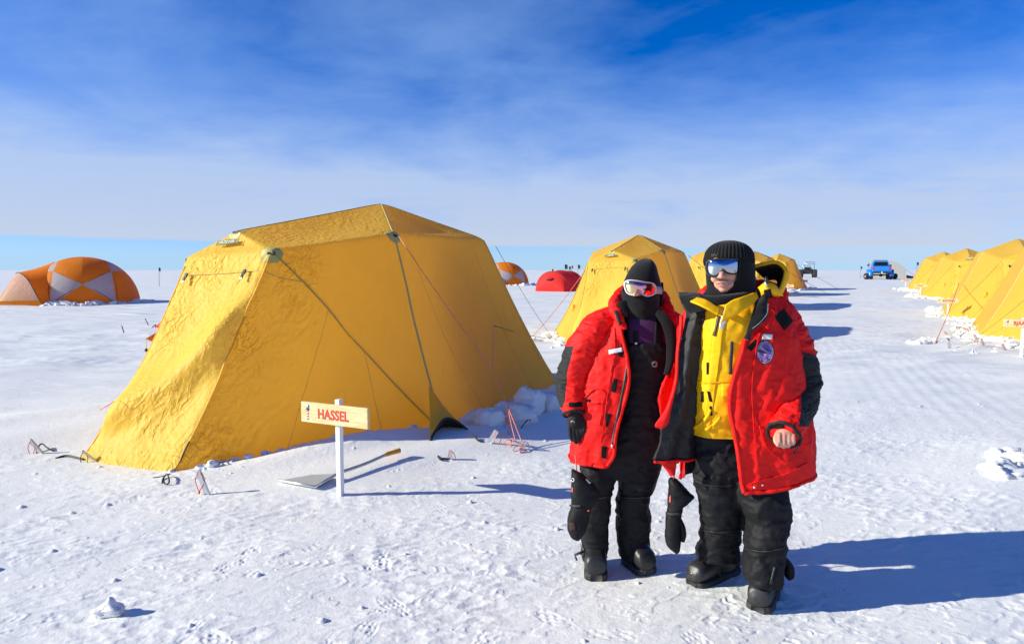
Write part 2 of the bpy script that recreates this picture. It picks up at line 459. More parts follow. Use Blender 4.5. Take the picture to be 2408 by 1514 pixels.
def snow_mat():
    if _snow: return _snow[0]
    m, nt, out = nodes('snow')
    p = N(nt, 'ShaderNodeBsdfPrincipled')
    v = coords(nt)
    n = noise_n(nt, v, .9, 6, .6)
    d = noise_n(nt, v, 3.1, 5, .6)
    c = mixc(nt, n, (.80, .795, .76), (.88, .87, .835))
    # faint sallow dirt in places
    c = mixc(nt, maprange(nt, d, .62, .80, 0, .22), c, (.70, .66, .60))
    L(nt, c, p.inputs['Base Color'])
    p.inputs['Roughness'].default_value = .55; p.inputs['Specular IOR Level'].default_value = .25
    f1 = noise_n(nt, v, 160, 2)
    f2 = noise_n(nt, v, 42, 4, .65)
    b = bump_n(nt, f2, .5, .0065)
    b = bump_n(nt, f1, .35, .0015, b)
    # long wind scour for the far snow
    f3 = noise_n(nt, coords(nt, scale=(.35, 1.6, 1), rot=(0, 0, -.24)), 1.6, 6, .6, 'RIDGED_MULTIFRACTAL')
    t = nt.nodes.new('ShaderNodeTexCoord'); ln = nt.nodes.new('ShaderNodeVectorMath'); ln.operation = 'LENGTH'
    L(nt, t.outputs['Object'], ln.inputs[0])
    fr = math_n(nt, 'MULTIPLY', f3, maprange(nt, ln.outputs['Value'], 8, 30))
    b = bump_n(nt, fr, 1.0, .14, b)
    f4 = noise_n(nt, coords(nt, scale=(.30, 1.3, 1), rot=(0, 0, -.2)), 7.0, 4, .6, 'RIDGED_MULTIFRACTAL')
    b = bump_n(nt, math_n(nt, 'MULTIPLY', f4, maprange(nt, ln.outputs['Value'], 6, 14)), .8, .022, b)
    L(nt, b, p.inputs['Normal'])
    L(nt, p.outputs[0], out.inputs[0])
    _snow.append(m)
    return m
make_ground()
# ================================================================ yellow tents
def tent_fabric(name, col, trans, cr=1.0, seedrot=(0, 0, 0), stretch=(1, 1, 1), shoulder=False):
    m, nt, out = nodes(name)
    v = coords(nt, scale=stretch, rot=seedrot)
    v0 = coords(nt)
    n = noise_n(nt, v0, 2.2, 4)
    c = mixc(nt, n, tuple(x * .93 for x in col), tuple(min(1, x * 1.06) for x in col))
    p = N(nt, 'ShaderNodeBsdfPrincipled'); p.inputs['Roughness'].default_value = .55; p.inputs['Specular IOR Level'].default_value = .18
    L(nt, c, p.inputs['Base Color'])
    def crease(beta, scale, stretch_, pw, seed):
        t = nt.nodes.new('ShaderNodeTexCoord'); mp = nt.nodes.new('ShaderNodeMapping'); mp.vector_type = 'TEXTURE'
        mp.inputs['Location'].default_value = (seed, seed * .7, seed * 1.3); mp.inputs['Rotation'].default_value = (0, beta, 0); mp.inputs['Scale'].default_value = (1, 1, stretch_)
        L(nt, t.outputs['Object'], mp.inputs['Vector'])
        n_ = noise_n(nt, mp.outputs['Vector'], scale, 1.5, .45, dist=.9)
        q = math_n(nt, 'ABSOLUTE', math_n(nt, 'MULTIPLY_ADD', n_, 2.0, -1.0))
        return math_n(nt, 'POWER', math_n(nt, 'SUBTRACT', 1.0, q, clamp=True), pw)
    r1 = math_n(nt, 'ADD', crease(.75, 7.0, 3.0, 7.0, 1.0), math_n(nt, 'ADD', math_n(nt, 'MULTIPLY', crease(.45, 12.0, 2.2, 6.0, 4.0), .6), math_n(nt, 'MULTIPLY', crease(-.5, 10.0, 1.6, 7.0, 9.0), .5)))
    r2 = noise_n(nt, v0, 22, 3, .55, 'RIDGED_MULTIFRACTAL', .2)
    vo = nt.nodes.new('ShaderNodeTexVoronoi'); vo.feature = 'F1'; vo.inputs['Scale'].default_value = 11.0; vo.inputs['Randomness'].default_value = 1.0
    dv = nt.nodes.new('ShaderNodeVectorMath'); dv.operation = 'ADD'; L(nt, v, dv.inputs[0])
    nv_ = nt.nodes.new('ShaderNodeTexNoise'); nv_.inputs['Scale'].default_value = 5.0; nv_.inputs['Detail'].default_value = 3; L(nt, v, nv_.inputs['Vector'])
    sc_ = nt.nodes.new('ShaderNodeVectorMath'); sc_.operation = 'SCALE'; sc_.inputs['Scale'].default_value = .22; L(nt, nv_.outputs['Color'], sc_.inputs[0]); L(nt, sc_.outputs[0], dv.inputs[1])
    L(nt, dv.outputs[0], vo.inputs['Vector'])
    gate = maprange(nt, noise_n(nt, v0, 1.7, 2), .35, .65, .25, 1.0)
    if shoulder:   # the flank is taut except where it gathers along the door seam
        tcs = nt.nodes.new('ShaderNodeTexCoord'); sps = nt.nodes.new('ShaderNodeSeparateXYZ'); L(nt, tcs.outputs['Object'], sps.inputs[0])
        ds = math_n(nt, 'SUBTRACT', sps.outputs[1], math_n(nt, 'MULTIPLY_ADD', sps.outputs[2], .58, -.07))
        gate = math_n(nt, 'MULTIPLY', gate, maprange(nt, ds, .10, .75, 5.0, .55))
    b = bump_n(nt, math_n(nt, 'MULTIPLY', vo.outputs['Distance'], gate), .25 * min(1, cr), .030 * cr)
    b = bump_n(nt, math_n(nt, 'MULTIPLY', r1, gate), 1.0, .022 * cr, b)
    b = bump_n(nt, r2, .7 * min(1, cr), .008 * cr, b)
    L(nt, b, p.inputs['Normal'])
    tr = N(nt, 'ShaderNodeBsdfTranslucent')
    L(nt, mixc(nt, 1.0, c, (1.10, 1.0, .38), 'MULTIPLY'), tr.inputs['Color']); L(nt, b, tr.inputs['Normal'])
    mx = nt.nodes.new('ShaderNodeMixShader'); mx.inputs[0].default_value = trans
    L(nt, p.outputs[0], mx.inputs[1]); L(nt, tr.outputs[0], mx.inputs[2]); L(nt, mx.outputs[0], out.inputs[0])
    return m
YEL = (.88, .625, .10)
m_door = tent_fabric('yellow_nylon_door', YEL, .36, .42, (0, -.5, 0), (1.0, 1.0, .35))
m_wall = tent_fabric('yellow_nylon_wall', YEL, .54, .18, (0, .3, 0), (1, 1, .6), True)
m_roof = tent_fabric('yellow_nylon_roof', YEL, .46, .25, (0, 0, 0), (1.4, .55, 1))
m_tube = plain('orange_vent_cloth', (.85, .36, .02), .6)
m_seam = plain('seam_tape', (.66, .36, .06), .6)
m_cpatch = plain('olive_corner_cloth', (.58, .46, .12), .6)
m_inner = tent_fabric('inner_tent_cloth', (.84, .64, .20), .58, .4)
m_sleeve = plain('olive_pole_sleeve', (.42, .38, .12), .6)
m_black = plain('black_webbing', (.016, .016, .018), .6)
m_buckle = plain('black_plastic', (.02, .02, .022), .35)
m_greenlab = plain('dark_green_print', (.10, .17, .10), .6)
m_cream = plain('cream_print', (.80, .76, .55), .6)
m_cordred = plain('red_cord', (.72, .10, .07), .6)
m_cordpink = plain('faded_red_cord', (.72, .22, .15), .6)
m_cordblk = plain('dark_cord', (.03, .025, .025), .6)
m_cordyel = plain('yellow_cord', (.70, .55, .12), .6)
m_alu = plain('aluminium', (.72, .73, .74), .38, .85)
m_white = plain('white_paint', (.80, .80, .79), .45)
TP = dict(G0=(-.10, -.62, -.03), G1=(-.07, .56, -.03), N=(2.185, 1.80, -.03), R=(5.26, 1.93, -.03), R_=(5.26, -1.93, -.03), N_=(2.185, -1.80, -.03),
          F1=(1.0, -.49, 1.78), F2=(1.0, .66, 1.84), F0=(1.16, .06, 2.04), B=(2.60, .90, 2.06), C=(4.62, 1.0, 2.08), C_=(4.62, -1.0, 2.08), B_=(2.60, -.90, 2.06), P=(3.60, 0, 2.52))
PANELS = [  # name, corners bottom-left, bottom-right, top-right, top-left seen from outside, sag inward
    ('door', 'G0 G1 F2 F1', .05), ('wall', 'G1 N B F2', .0), ('wall', 'N R C B', .07), ('wall', 'R R_ C_ C', .06), ('wall', 'R_ N_ B_ C_', .06), ('wall', 'N_ G0 F1 B_', .0),
    ('roof', 'F1 F2 F0 F0', .02), ('roof', 'F2 B P F0', .035), ('roof', 'B C P P', .05), ('roof', 'C C_ P P', .05), ('roof', 'C_ B_ P P', .05), ('roof', 'B_ F1 F0 P', .035)]
def st(p):  # (s, t, z) -> local x = t, y = s
    return np.array([p[1], p[0], p[2]], float)
TPL = {k: st(v) for k, v in TP.items()}
AX = np.array([0, 3.4, 0.8])
def tent_shell(n, hero, seed):
    V = []; key = {}; faces = []; pid = []; uv = []
    for pi_, (kind, cs, sag) in enumerate(PANELS):
        a, b, c, d = [TPL[k] for k in cs.split()]
        nu = max(6, int(n * .55)) if kind == 'door' or cs == 'F1 F2 F0 F0' else n
        if cs in ('R R_ C_ C',): nu = n
        nv = n
        s_ = np.linspace(0, 1, nu + 1); t_ = np.linspace(0, 1, nv + 1)
        S, T = np.meshgrid(s_, t_)
        Pp = ((1 - S) * (1 - T))[..., None] * a + (S * (1 - T))[..., None] * b + (S * T)[..., None] * c + ((1 - S) * T)[..., None] * d
        if cs == 'G1 N B F2':     # two flat triangles, folded along the slanting pole
            lo = a + S[..., None] * (b - a) + T[..., None] * (d - a); hi = c + (1 - S)[..., None] * (d - c) + (1 - T)[..., None] * (b - c)
            Pp = np.where((S + T <= 1)[..., None], lo, hi)
        elif cs == 'N_ G0 F1 B_':
            lo = a + S[..., None] * (b - a) + T[..., None] * (c - b); hi = a + T[..., None] * (d - a) + S[..., None] * (c - d)
            Pp = np.where((S >= T)[..., None], lo, hi)
        nrm = np.cross(b - a, (c + d) / 2 - (a + b) / 2); nrm /= np.linalg.norm(nrm)
        if nrm @ ((a + b + c + d) / 4 - AX) < 0: nrm = -nrm
        if kind != 'roof':   # concave drape that flares at the foot
            ax = (np.array([0, 3.4, 0]) - Pp) * np.array([1, 1, 0]); ln = np.linalg.norm(ax, axis=-1, keepdims=True)
            Pp = Pp + ax / ln * (.055 * np.sin(PI * np.clip(T, 0, 1) ** .8))[..., None]
            wt = (1 - S) if kind == 'door' else (S if cs == 'N_ G0 F1 B_' else 0 * S)
            Pp = Pp + np.array([1.0, 0, 0]) * (.085 * wt * np.sin(PI * np.clip(T, 0, 1) ** .8))[..., None]
        off = -sag * np.sin(PI * S) * np.sin(PI * np.clip(T, 0, 1))
        if cs == 'F2 B P F0' or cs == 'B_ F1 F0 P': off = -sag * np.sin(PI * S) * np.sin(PI * T)
        if cs == 'G1 N B F2':   # the long flank turns into the door round a soft shoulder
            off = off + .085 * np.sin(PI * np.clip(S / .42, 0, 1)) * np.sin(PI * np.clip(T, 0, 1)) ** .7
        if kind == 'door':
            dl = S - 1.9 * (T - .12) - .06 + .05 * np.sin(T * 7 + S * 3)      # tension fold from the upper right to the lower left
            rdg = np.where(dl < 0, np.exp(-(dl / .42) ** 2), np.exp(-(dl / .15) ** 2))
            off = off + .15 * rdg * sstep(.10, .22, T) * sstep(.86, .62, T)
            dl2 = S - 1.3 * (T + .05) - .20
            off = off + .05 * np.where(dl2 < 0, np.exp(-(dl2 / .2) ** 2), np.exp(-(dl2 / .09) ** 2)) * sstep(.05, .2, T) * sstep(.8, .5, T)
            off = off * sstep(0, .06, S) * sstep(1, .94, S)
        Pp = Pp + nrm * off[..., None]
        idx = np.empty(S.shape, int)
        for i in range(nv + 1):
            for j in range(nu + 1):
                edge = i in (0, nv) or j in (0, nu)
                q = Pp[i, j]
                kk = (round(q[0], 3), round(q[1], 3), round(q[2], 3)) if edge else (pi_, i, j)
                if edge:
                    # corners and edges are shared between panels
                    if kk not in key:
                        for dx in (-.001, 0, .001):
                            for dy in (-.001, 0, .001):
                                for dz in (-.001, 0, .001):
                                    k2 = (round(kk[0] + dx, 3), round(kk[1] + dy, 3), round(kk[2] + dz, 3))
                                    if k2 in key: kk = k2
                if kk not in key: key[kk] = len(V); V.append(q)
                idx[i, j] = key[kk]
        for i in range(nv):
            for j in range(nu):
                f = [idx[i, j], idx[i, j + 1], idx[i + 1, j + 1], idx[i + 1, j]]
                g = []
                for q in f:
                    if q not in g: g.append(q)
                if len(g) >= 3: faces.append(g); pid.append(pi_); uv.append((S[i, j], T[i, j]))
    V = np.array(V)
    E = np.array([(f[k], f[(k + 1) % len(f)]) for f in faces for k in range(len(f))])
    E = np.concatenate([E, E[:, ::-1]])
    deg = np.bincount(E[:, 0], minlength=len(V))[:, None]
    base = V[:, 2] < .02
    for _ in range(45 if hero else 2):
        A = np.zeros_like(V); np.add.at(A, E[:, 0], V[E[:, 1]])
        W = V + .5 * (A / np.maximum(deg, 1) - V); W[base] = V[base]; V = W
    # vertex normals, then crumple
    nr = np.zeros_like(V)
    for f in faces:
        w = np.cross(V[f[1]] - V[f[0]], V[f[2]] - V[f[0]])
        for q in f: nr[q] += w
    nr /= np.linalg.norm(nr, axis=1)[:, None] + 1e-12
    cen = V - AX
    flip = np.sign((nr * cen).sum(1)); nr *= np.where(flip == 0, 1, flip)[:, None]
    if hero:
        amp = np.full(len(V), .006)
        for f, k, (s0, t0) in zip(faces, pid, uv):
            if PANELS[k][0] == 'door': a_ = .0050
            elif PANELS[k][1] == 'G1 N B F2': a_ = .0014 + .016 * math.exp(-((s0 - .12) / .14) ** 2) * (1 if t0 < .93 else .3)
            elif PANELS[k][1] == 'N R C B': a_ = .003
            elif PANELS[k][0] == 'roof': a_ = .0028
            else: a_ = .004
            for q in f: amp[q] = a_
        # long thin creases that run from the upper right to the lower left
        al = V[:, 0] * .45 + V[:, 2] * .9 ; ac = V[:, 0] * .9 - V[:, 2] * .45 + V[:, 1] * .35
        wob = .05 * noise3(V * 3.1, seed + 2)
        Q = np.stack([(ac + wob) * 17, al * 5.0, V[:, 1] * 7], 1)
        w = ridge3(Q, 2, seed) - .8
        Q2 = np.stack([(ac - wob) * 27, al * 14 + V[:, 1] * 9, V[:, 1] * 12], 1)
        w2 = ridge3(Q2, 2, seed + 9) - .8
        gate = .35 + .9 * sstep(-.2, .35, noise3(V * np.array([2.2, 2.2, 1.6]), seed + 6))
        V = V + nr * (amp * gate * (w + .45 * w2))[:, None]
    return V, faces, pid, key
def part_mesh(name, V, faces, sel, mat, parent):
    used = sorted({q for k in sel for q in faces[k]}); mp = {q: i for i, q in enumerate(used)}
    return mobj(name, V[used], [[mp[q] for q in faces[k]] for k in sel], mat, parent)
def lerp(a, b, t): return a * (1 - t) + b * t
def on_door(s, t, off=.02):
    a, b, c, d = [TPL[k] for k in 'G0 G1 F2 F1'.split()]
    q = (1 - s) * (1 - t) * a + s * (1 - t) * b + s * t * c + (1 - s) * t * d
    n = np.cross(b - a, d - a); n /= np.linalg.norm(n)
    if n[1] > 0: n = -n
    ax = np.array([0, 3.4, 0]) - q; ax[2] = 0; ax /= np.linalg.norm(ax)
    return q + ax * .055 * math.sin(PI * t ** .8) + n * off, n
def drape(q):  # same foot flare as the walls
    return q
def edge_pts(a, b, n=14, out=.012, wall=True):
    a, b = TPL[a], TPL[b]; r = []
    for k in range(n + 1):
        t = k / n; q = lerp(a, b, t)
        ax = np.array([0, 3.4, q[2] if not wall else 0]) - q
        if wall: ax[2] = 0
        ax /= np.linalg.norm(ax)
        if wall: q = q + ax * .055 * math.sin(PI * t ** .8)
        r.append(q - ax * out)
    return np.array(r)
def strap(name, pts, w, th, mat, parent):
    V, Fc = tube_vf(pts, w / 2, 8, True, th / w)
    return mobj(name, V, Fc, mat, parent)
FONT = bpy.data.fonts.load('<builtin>') if False else None
def text_vf(body, size, depth=.0, bold=.0, sx=1.0, align='CENTER'):
    cu = bpy.data.curves.new('lettering', 'FONT'); cu.body = body; cu.size = size; cu.align_x = align; cu.align_y = 'CENTER'
    cu.offset = bold; cu.extrude = depth; cu.resolution_u = 3; cu.space_character = 1.04
    o = bpy.data.objects.new('lettering', cu); C.objects.link(o)
    bpy.context.view_layer.update()
    me = bpy.data.meshes.new_from_object(o.evaluated_get(bpy.context.evaluated_depsgraph_get()))
    V = np.array([tuple(v.co) for v in me.vertices]) if len(me.vertices) else np.zeros((0, 3))
    Fc = [tuple(p.vertices) for p in me.polygons]
    bpy.data.objects.remove(o); bpy.data.curves.remove(cu); bpy.data.meshes.remove(me)
    if len(V): V[:, 0] *= sx
    return V, Fc
def frame_mat(xa, ya):
    xa = np.asarray(xa, float); xa = xa / np.linalg.norm(xa)
    ya = np.asarray(ya, float); ya = ya - xa * (xa @ ya); ya /= np.linalg.norm(ya)
    return np.stack([xa, ya, np.cross(xa, ya)], 1)
def buckle(parent, s, t):
    q, n = on_door(s, t, .03)
    R = frame_mat(TPL['G1'] - TPL['G0'], np.cross(n, TPL['G1'] - TPL['G0']))
    if R[2, 1] < 0: R = R @ np.diag([-1, -1, 1.0])
    mb = MB()
    mb.add(*box_vf(.036, .052, .014, q + R @ np.array([0, .03, 0]), R))
    mb.add(*box_vf(.030, .040, .012, q + R @ np.array([0, -.020, .004]), R))
    o = bevel(mb.build('buckle', m_buckle, parent, False), .005)
    mobj('buckle_clip', *box_vf(.026, .018, .010, q + R @ np.array([0, -.044, .006]), R), m_alu, o, smooth=False)
def snap(V, pts, out):
    r = []
    for q in pts:
        v = V[np.argmin(((V - q) ** 2).sum(1))]; n = v - AX; n /= np.linalg.norm(n)
        r.append(v + n * out)
    r = np.array(r)
    for _ in range(4): r[1:-1] = (r[:-2] + 2 * r[1:-1] + r[2:]) / 4
    return r
def build_tent(parent, n, hero, seed, lite=False):
    V, faces, pid, key = tent_shell(n, hero, seed)
    K = lambda kind: [i for i, k in enumerate(pid) if PANELS[k][0] == kind]
    part_mesh('door_panel', V, faces, K('door'), m_door, parent)
    part_mesh('wall', V, faces, K('wall'), m_wall, parent)
    part_mesh('roof', V, faces, K('roof'), m_roof, parent)
    # unseen inner tent, shrunk so that sunlight passes round it to the walls
    iv = []; A = [TPL[k] for k in ('N', 'R', 'R_', 'N_')]; Bt = [TPL[k] for k in ('B', 'C', 'C_', 'B_')]
    cc = np.array([0, 3.68, 0])
    for ring, sc_, dz in ((A, .72, 0), (Bt, .55, -.30)):
        for q in ring:
            w = cc + (q - cc) * np.array([sc_, sc_, 1]) + np.array([0, .06, dz]); iv.append(w)
    iv.append(TPL['P'] + np.array([0, 0, -.50]))
    fc = [(0, 1, 5, 4), (1, 2, 6, 5), (2, 3, 7, 6), (3, 0, 4, 7), (4, 5, 8), (5, 6, 8), (6, 7, 8), (7, 4, 8)]
    mobj('inner_tent', iv, fc, m_inner, parent, smooth=False)
    if lite: w = .030
    else: w = .026
    for a, b, wall in (('N', 'B', True), ('R', 'C', True), ('N_', 'B_', True), ('B', 'P', False), ('C', 'P', False), ('F0', 'P', False)):
        strap('pole_sleeve', snap(V, edge_pts(a, b, 30, 0, wall), .003), w * (1 if wall else .8), .010, m_sleeve, parent)
    # slanting pole that shows through the long flanks
    for f, g in (('F2', 'N'), ('F1', 'N_')):
        strap('pole_sleeve', snap(V, [lerp(TPL[f], TPL[g], k / 30) for k in range(31)], .004), .042 if hero else .03, .010, m_sleeve, parent)
    buckle(parent, .16, .875); buckle(parent, .83, .875)
    # hem line under the hood, running on to the flank
    pts = [on_door(s, .90, .0)[0] for s in np.linspace(.0, 1, 25)] + [lerp(on_door(1, .90, 0)[0], lerp(TPL['F2'], TPL['N'], .16), k / 8) - np.array([0, 0, .03 * math.sin(PI * k / 8)]) for k in range(1, 9)]
    strap('hood_seam', snap(V, pts, .003), .013, .006, m_sleeve, parent)
    if hero:
        q4 = [TPL[k] for k in ('G1', 'N', 'B', 'F2')]
        for a_, b_ in ((lerp(TPL['G1'], TPL['N'], .36), lerp(TPL['F2'], TPL['N'], .30)), (lerp(TPL['G1'], TPL['N'], .74), lerp(TPL['F2'], TPL['N'], .52)), (lerp(TPL['N'], TPL['R'], .30), lerp(TPL['B'], TPL['C'], .10)), (lerp(TPL['N'], TPL['R'], .72), lerp(TPL['B'], TPL['C'], .80)), (lerp(TPL['N'], TPL['R'], .93), lerp(TPL['B'], TPL['C'], .96))):
            strap('seam', snap(V, [lerp(a_, b_, k / 40) for k in range(41)], .0), .006, .004, m_seam, parent)
    # sewn label on the hood
    a, b, c = TPL['F1'], TPL['F2'], TPL['F0']
    q = a * .30 + b * .26 + c * .44
    nrm = np.cross(b - a, c - a); nrm /= np.linalg.norm(nrm)
    if nrm[1] > 0: nrm = -nrm
    R = frame_mat(b - a, np.cross(nrm, b - a))
    if R[2, 1] < 0: R = R @ np.diag([-1, -1, 1.0])
    q = q + nrm * .022
    W, H = .115, .030
    prof = [(-W, -H), (W, -H * .7), (W * .93, 0), (W, H), (0, H * 1.12), (-W, H * .8), (-W * .93, 0)]
    lv = [q + R @ np.array([x, y, z]) for z in (0, .004) for x, y in prof]
    m7 = len(prof)
    lab = mobj('sewn_label', lv, [tuple(range(m7, 2 * m7)), tuple(range(m7))[::-1]] + [(i, (i + 1) % m7, m7 + (i + 1) % m7, m7 + i) for i in range(m7)], m_greenlab, parent, smooth=False)
    if hero:
        tv, tf = text_vf('ARCTIC OVEN', .040, .0008, .0008, .72)
        mobj('lettering', q + R @ np.array([0, 0, 0]) + (tv + np.array([0, 0, .0055])) @ R.T, tf, m_cream, lab, smooth=False)
    else:
        mobj('lettering', *box_vf(.15, .018, .002, q + R @ np.array([0, 0, .006]), R), m_cream, lab, smooth=False)
    for sx in (-1, 1):
        mb = MB()
        for k, (w_, h_) in enumerate(((.026, .0), (.020, .018), (.013, .034))):
            pv = [q + R @ np.array([sx * (W + .022) + x, h_ + y - .028, z]) for z in (.0, .003) for x, y in ((-w_ * .5, 0), (w_ * .5, 0), (0, .030))]
            mb.add(pv, [(3, 4, 5), (2, 1, 0), (0, 1, 4, 3), (1, 2, 5, 4), (2, 0, 3, 5)])
        mb.build('tree_emblem', m_greenlab, lab, False)
    # reinforcement patch and vent hood at the near shoulder
    fcs = np.array([V[f[:3]].mean(0) for f in faces])
    nrm_ = V - AX; nrm_ /= np.linalg.norm(nrm_, axis=1)[:, None]
    for base, rad in (('F2', .105), ('B', .10), ('F0', .08), ('B_', .10)):
        q = V[np.argmin(((V - TPL[base]) ** 2).sum(1))]
        sel = np.nonzero(np.linalg.norm(fcs - q - np.array([0, 0, -.02]), axis=1) < rad)[0]
        if len(sel): part_mesh('corner_patch', V + nrm_ * .004, faces, list(sel), m_cpatch, parent)
        if base in ('F2', 'B', 'F0'):
            n_ = q - AX; n_ /= np.linalg.norm(n_); R = frame_mat(np.cross(n_, [0, 0, 1.0]), np.cross(n_, np.cross(n_, [0, 0, 1.0])))
            bevel(mobj('vent_slot', *box_vf(.085, .030, .018, q + n_ * .010 + np.array([0, 0, -.02]), R), m_buckle, parent, smooth=False), .006)
    if not hero:
        c4 = [TPL[k] for k in ('N_', 'G0', 'F1', 'B_')]
        q = c4[0] + .72 * (c4[1] - c4[0]) + .42 * (c4[2] - c4[1]); q = snap(V, [q, q], .03)[0]
        v_, f_ = sphere_vf(q, (.07, .06, .09), 12, 8); mobj('vent_tube', v_ + .02 * noise3(v_ * 14, 5)[:, None], f_, m_tube, parent)
    else:
        strap('door_binding', snap(V, [lerp(TPL['G1'], TPL['F2'], k / 100) for k in range(2, 16)], .006), .016, .010, m_black, parent)
    # storm zip down the near edge of the door
    z_ = snap(V, [on_door(1.0, t, .0)[0] for t in np.linspace(.0, .97, 60)], .004)
    strap('door_zip', z_, .022, .010, m_roof, parent)
    z_ = snap(V, [on_door(.05, t, .0)[0] for t in np.linspace(.05, .95, 60)], .004)
    strap('door_zip', z_, .018, .008, m_roof, parent)
def arch_vent(parent):
    """the lifted corner of the fly with its black bound arch"""
    f0 = np.append(G(1016, 1068)[:2], .0); f1 = np.append(G(1118, 1034)[:2], .03)
    top = P(1046, 985, 6.38)
    ap = P(1008, 905, 6.93)
    keys = np.array([f0, lerp(f0, top, .45) + (f0 - f1) * .16, lerp(f0, top, .80) + (f0 - f1) * .10, top, lerp(top, f1, .30) + np.array([0, 0, .045]), lerp(top, f1, .62) + np.array([0, 0, .035]), f1])
    arch = np.array([local_of(parent, q) for q in catmull(keys, 25)]); apl = local_of(parent, ap)
    V = []; nr = 14
    for i in range(nr + 1):
        t = i / nr
        for j, q in enumerate(arch):
            w = lerp(apl, q, t)
            V.append(w + np.array([.03, -.03, .02]) * math.sin(PI * t) * math.sin(PI * j / 24) + np.array([0, 0, -.05 * math.sin(PI * t) * abs(math.cos(PI * j / 24))]))
    o = mobj('vent_flap', V, quads(nr + 1, 25, False), m_wall, parent)
    strap('vent_binding', arch, .026, .020, m_black, o)
    V = []  # added dark sheet: paints the shade of the interior behind the arch
    mid = local_of(parent, P(1040, 1042, 6.62))
    for i in range(6):
        for q in arch[3:22]: V.append(lerp(q, mid, i / 5) + np.array([-.03, .04, 0]))
    mobj('arch_shade', V, quads(6, 19, False), plain('painted_shade', (.03, .02, .01), .9), o)
    c = local_of(parent, P(1040, 1010, 6.6)); e = local_of(parent, np.append(G(1052, 1048)[:2], .02))
    mobj('pole_foot', *tube_vf([c + np.array([-.03, .05, .02]), e], .013, 8), m_black, parent)
    mobj('pole_foot', *tube_vf([c + np.array([-.12, .03, 0]), e + np.array([-.02, 0, 0])], .010, 8), m_alu, parent)
def world_of(o, v):
    M = Matrix.LocRotScale(o.location, o.rotation_euler, o.scale)
    return np.array(M @ Vector([float(x) for x in v]))
def local_of(o, v):
    M = Matrix.LocRotScale(o.location, o.rotation_euler, o.scale)
    return np.array(M.inverted() @ Vector([float(x) for x in v]))
def copy_tree(o, parent=None):
    c = o.copy(); C.objects.link(c)
    if parent is not None: c.parent = parent
    for ch in list(o.children): copy_tree(ch, c)
    return c
hero = empty('yellow_tent', (HERO_M[0], HERO_M[1], 0), TH - PI / 2, 'largest yellow expedition tent, its crumpled door sunlit, directly behind the nearest wooden name sign', 'tent', 'yellow expedition tents in two rows')
build_tent(hero, 120, True, 3)
arch_vent(hero)
def rope(name, a, b, r, mat, parent, sag=.02, n=12, hero_=None):
    """a, b world points; the rope hangs from its tent"""
    pts = np.array([lerp(np.asarray(a, float), np.asarray(b, float), k / n) - np.array([0, 0, sag * math.sin(PI * k / n)]) for k in range(n + 1)])
    pts = np.array([local_of(parent, q) for q in pts]) if parent is not None else pts
    return mobj(name, *tube_vf(pts, r, 6), mat, parent)
far0 = empty('yellow_tent', (0, 0, 0), TH - PI / 2, None, 'tent', 'yellow expedition tents in two rows')
build_tent(far0, 22, False, 5, True)
def place_tent(o, px, dist, g, th, label):
    """px: picture column of the peak, dist: its distance"""
    X = (px - 1204) / F * dist * (math.cos(PT) - 0)  # near enough: columns spread from the centre line
    d, e = tent_frame(th)
    m = np.array([X, dist]) - 3.6 * d * (1.13 if px > 2000 else 1)
    o.location = (m[0], m[1], g); o.rotation_euler = (0, 0, th - PI / 2); o['label'] = label
    return o
TENTS = []
specs = [(1500, 17.9, .06, TH, 'yellow tent standing behind the person in the black balaclava, second of the left row'),
         (1690, 28.2, .16, TH, 'yellow tent half hidden behind the head of the person in the ribbed beanie'),
         (1773, 39.7, .24, TH, 'yellow tent just right of the ribbed beanie, behind the upturned yellow hood'),
         (1831, 48.3, .30, TH, 'last and smallest yellow tent of the left row, nearest the black buggy'),
         (2390, 23.6, .14, math.radians(57), 'large sunlit yellow tent behind the BOWERS sign'),
         (2271, 35.6, .20, math.radians(58), 'yellow tent behind the EVANS sign in the right row'),
         (2218, 45.5, .28, math.radians(60), 'farthest yellow tent of the right row, nearest the white shelter'),
         (2541, 17.0, .10, math.radians(57), 'yellow tent cut off by the right edge, its lifted corner beside the BJAALAND sign')]
for k, (px, D, g, th, lab) in enumerate(specs):
    t = far0 if k == 0 else copy_tree(far0)
    if k >= 4: t.scale = (1.13, 1.13, 1.03)
    place_tent(t, px, D, g, th, lab); TENTS.append(t)
# ================================================================ name signs
def pine_mat():
    m, nt, out = nodes('pine_board')
    p = N(nt, 'ShaderNodeBsdfPrincipled'); p.inputs['Roughness'].default_value = .55
    v = coords(nt, scale=(1.2, 6, 9))
    g = noise_n(nt, v, 5.0, 5, .6, dist=1.2)
    k = noise_n(nt, coords(nt, scale=(1.5, 3, 4)), 3.0, 3)
    c = mixc(nt, maprange(nt, g, .35, .7), (.70, .50, .22), (.84, .68, .38))
    c = mixc(nt, maprange(nt, k, .6, .8, 0, .5), c, (.62, .40, .16))
    L(nt, c, p.inputs['Base Color']); L(nt, bump_n(nt, g, .3, .002), p.inputs['Normal']); L(nt, p.outputs[0], out.inputs[0])
    return m
m_pine = pine_mat()
m_signred = plain('red_sign_paint', (.62, .035, .03), .5)
m_navy = plain('navy_paint', (.02, .04, .16), .4)
m_silver = plain('silver_paint', (.42, .46, .46), .3, .4)
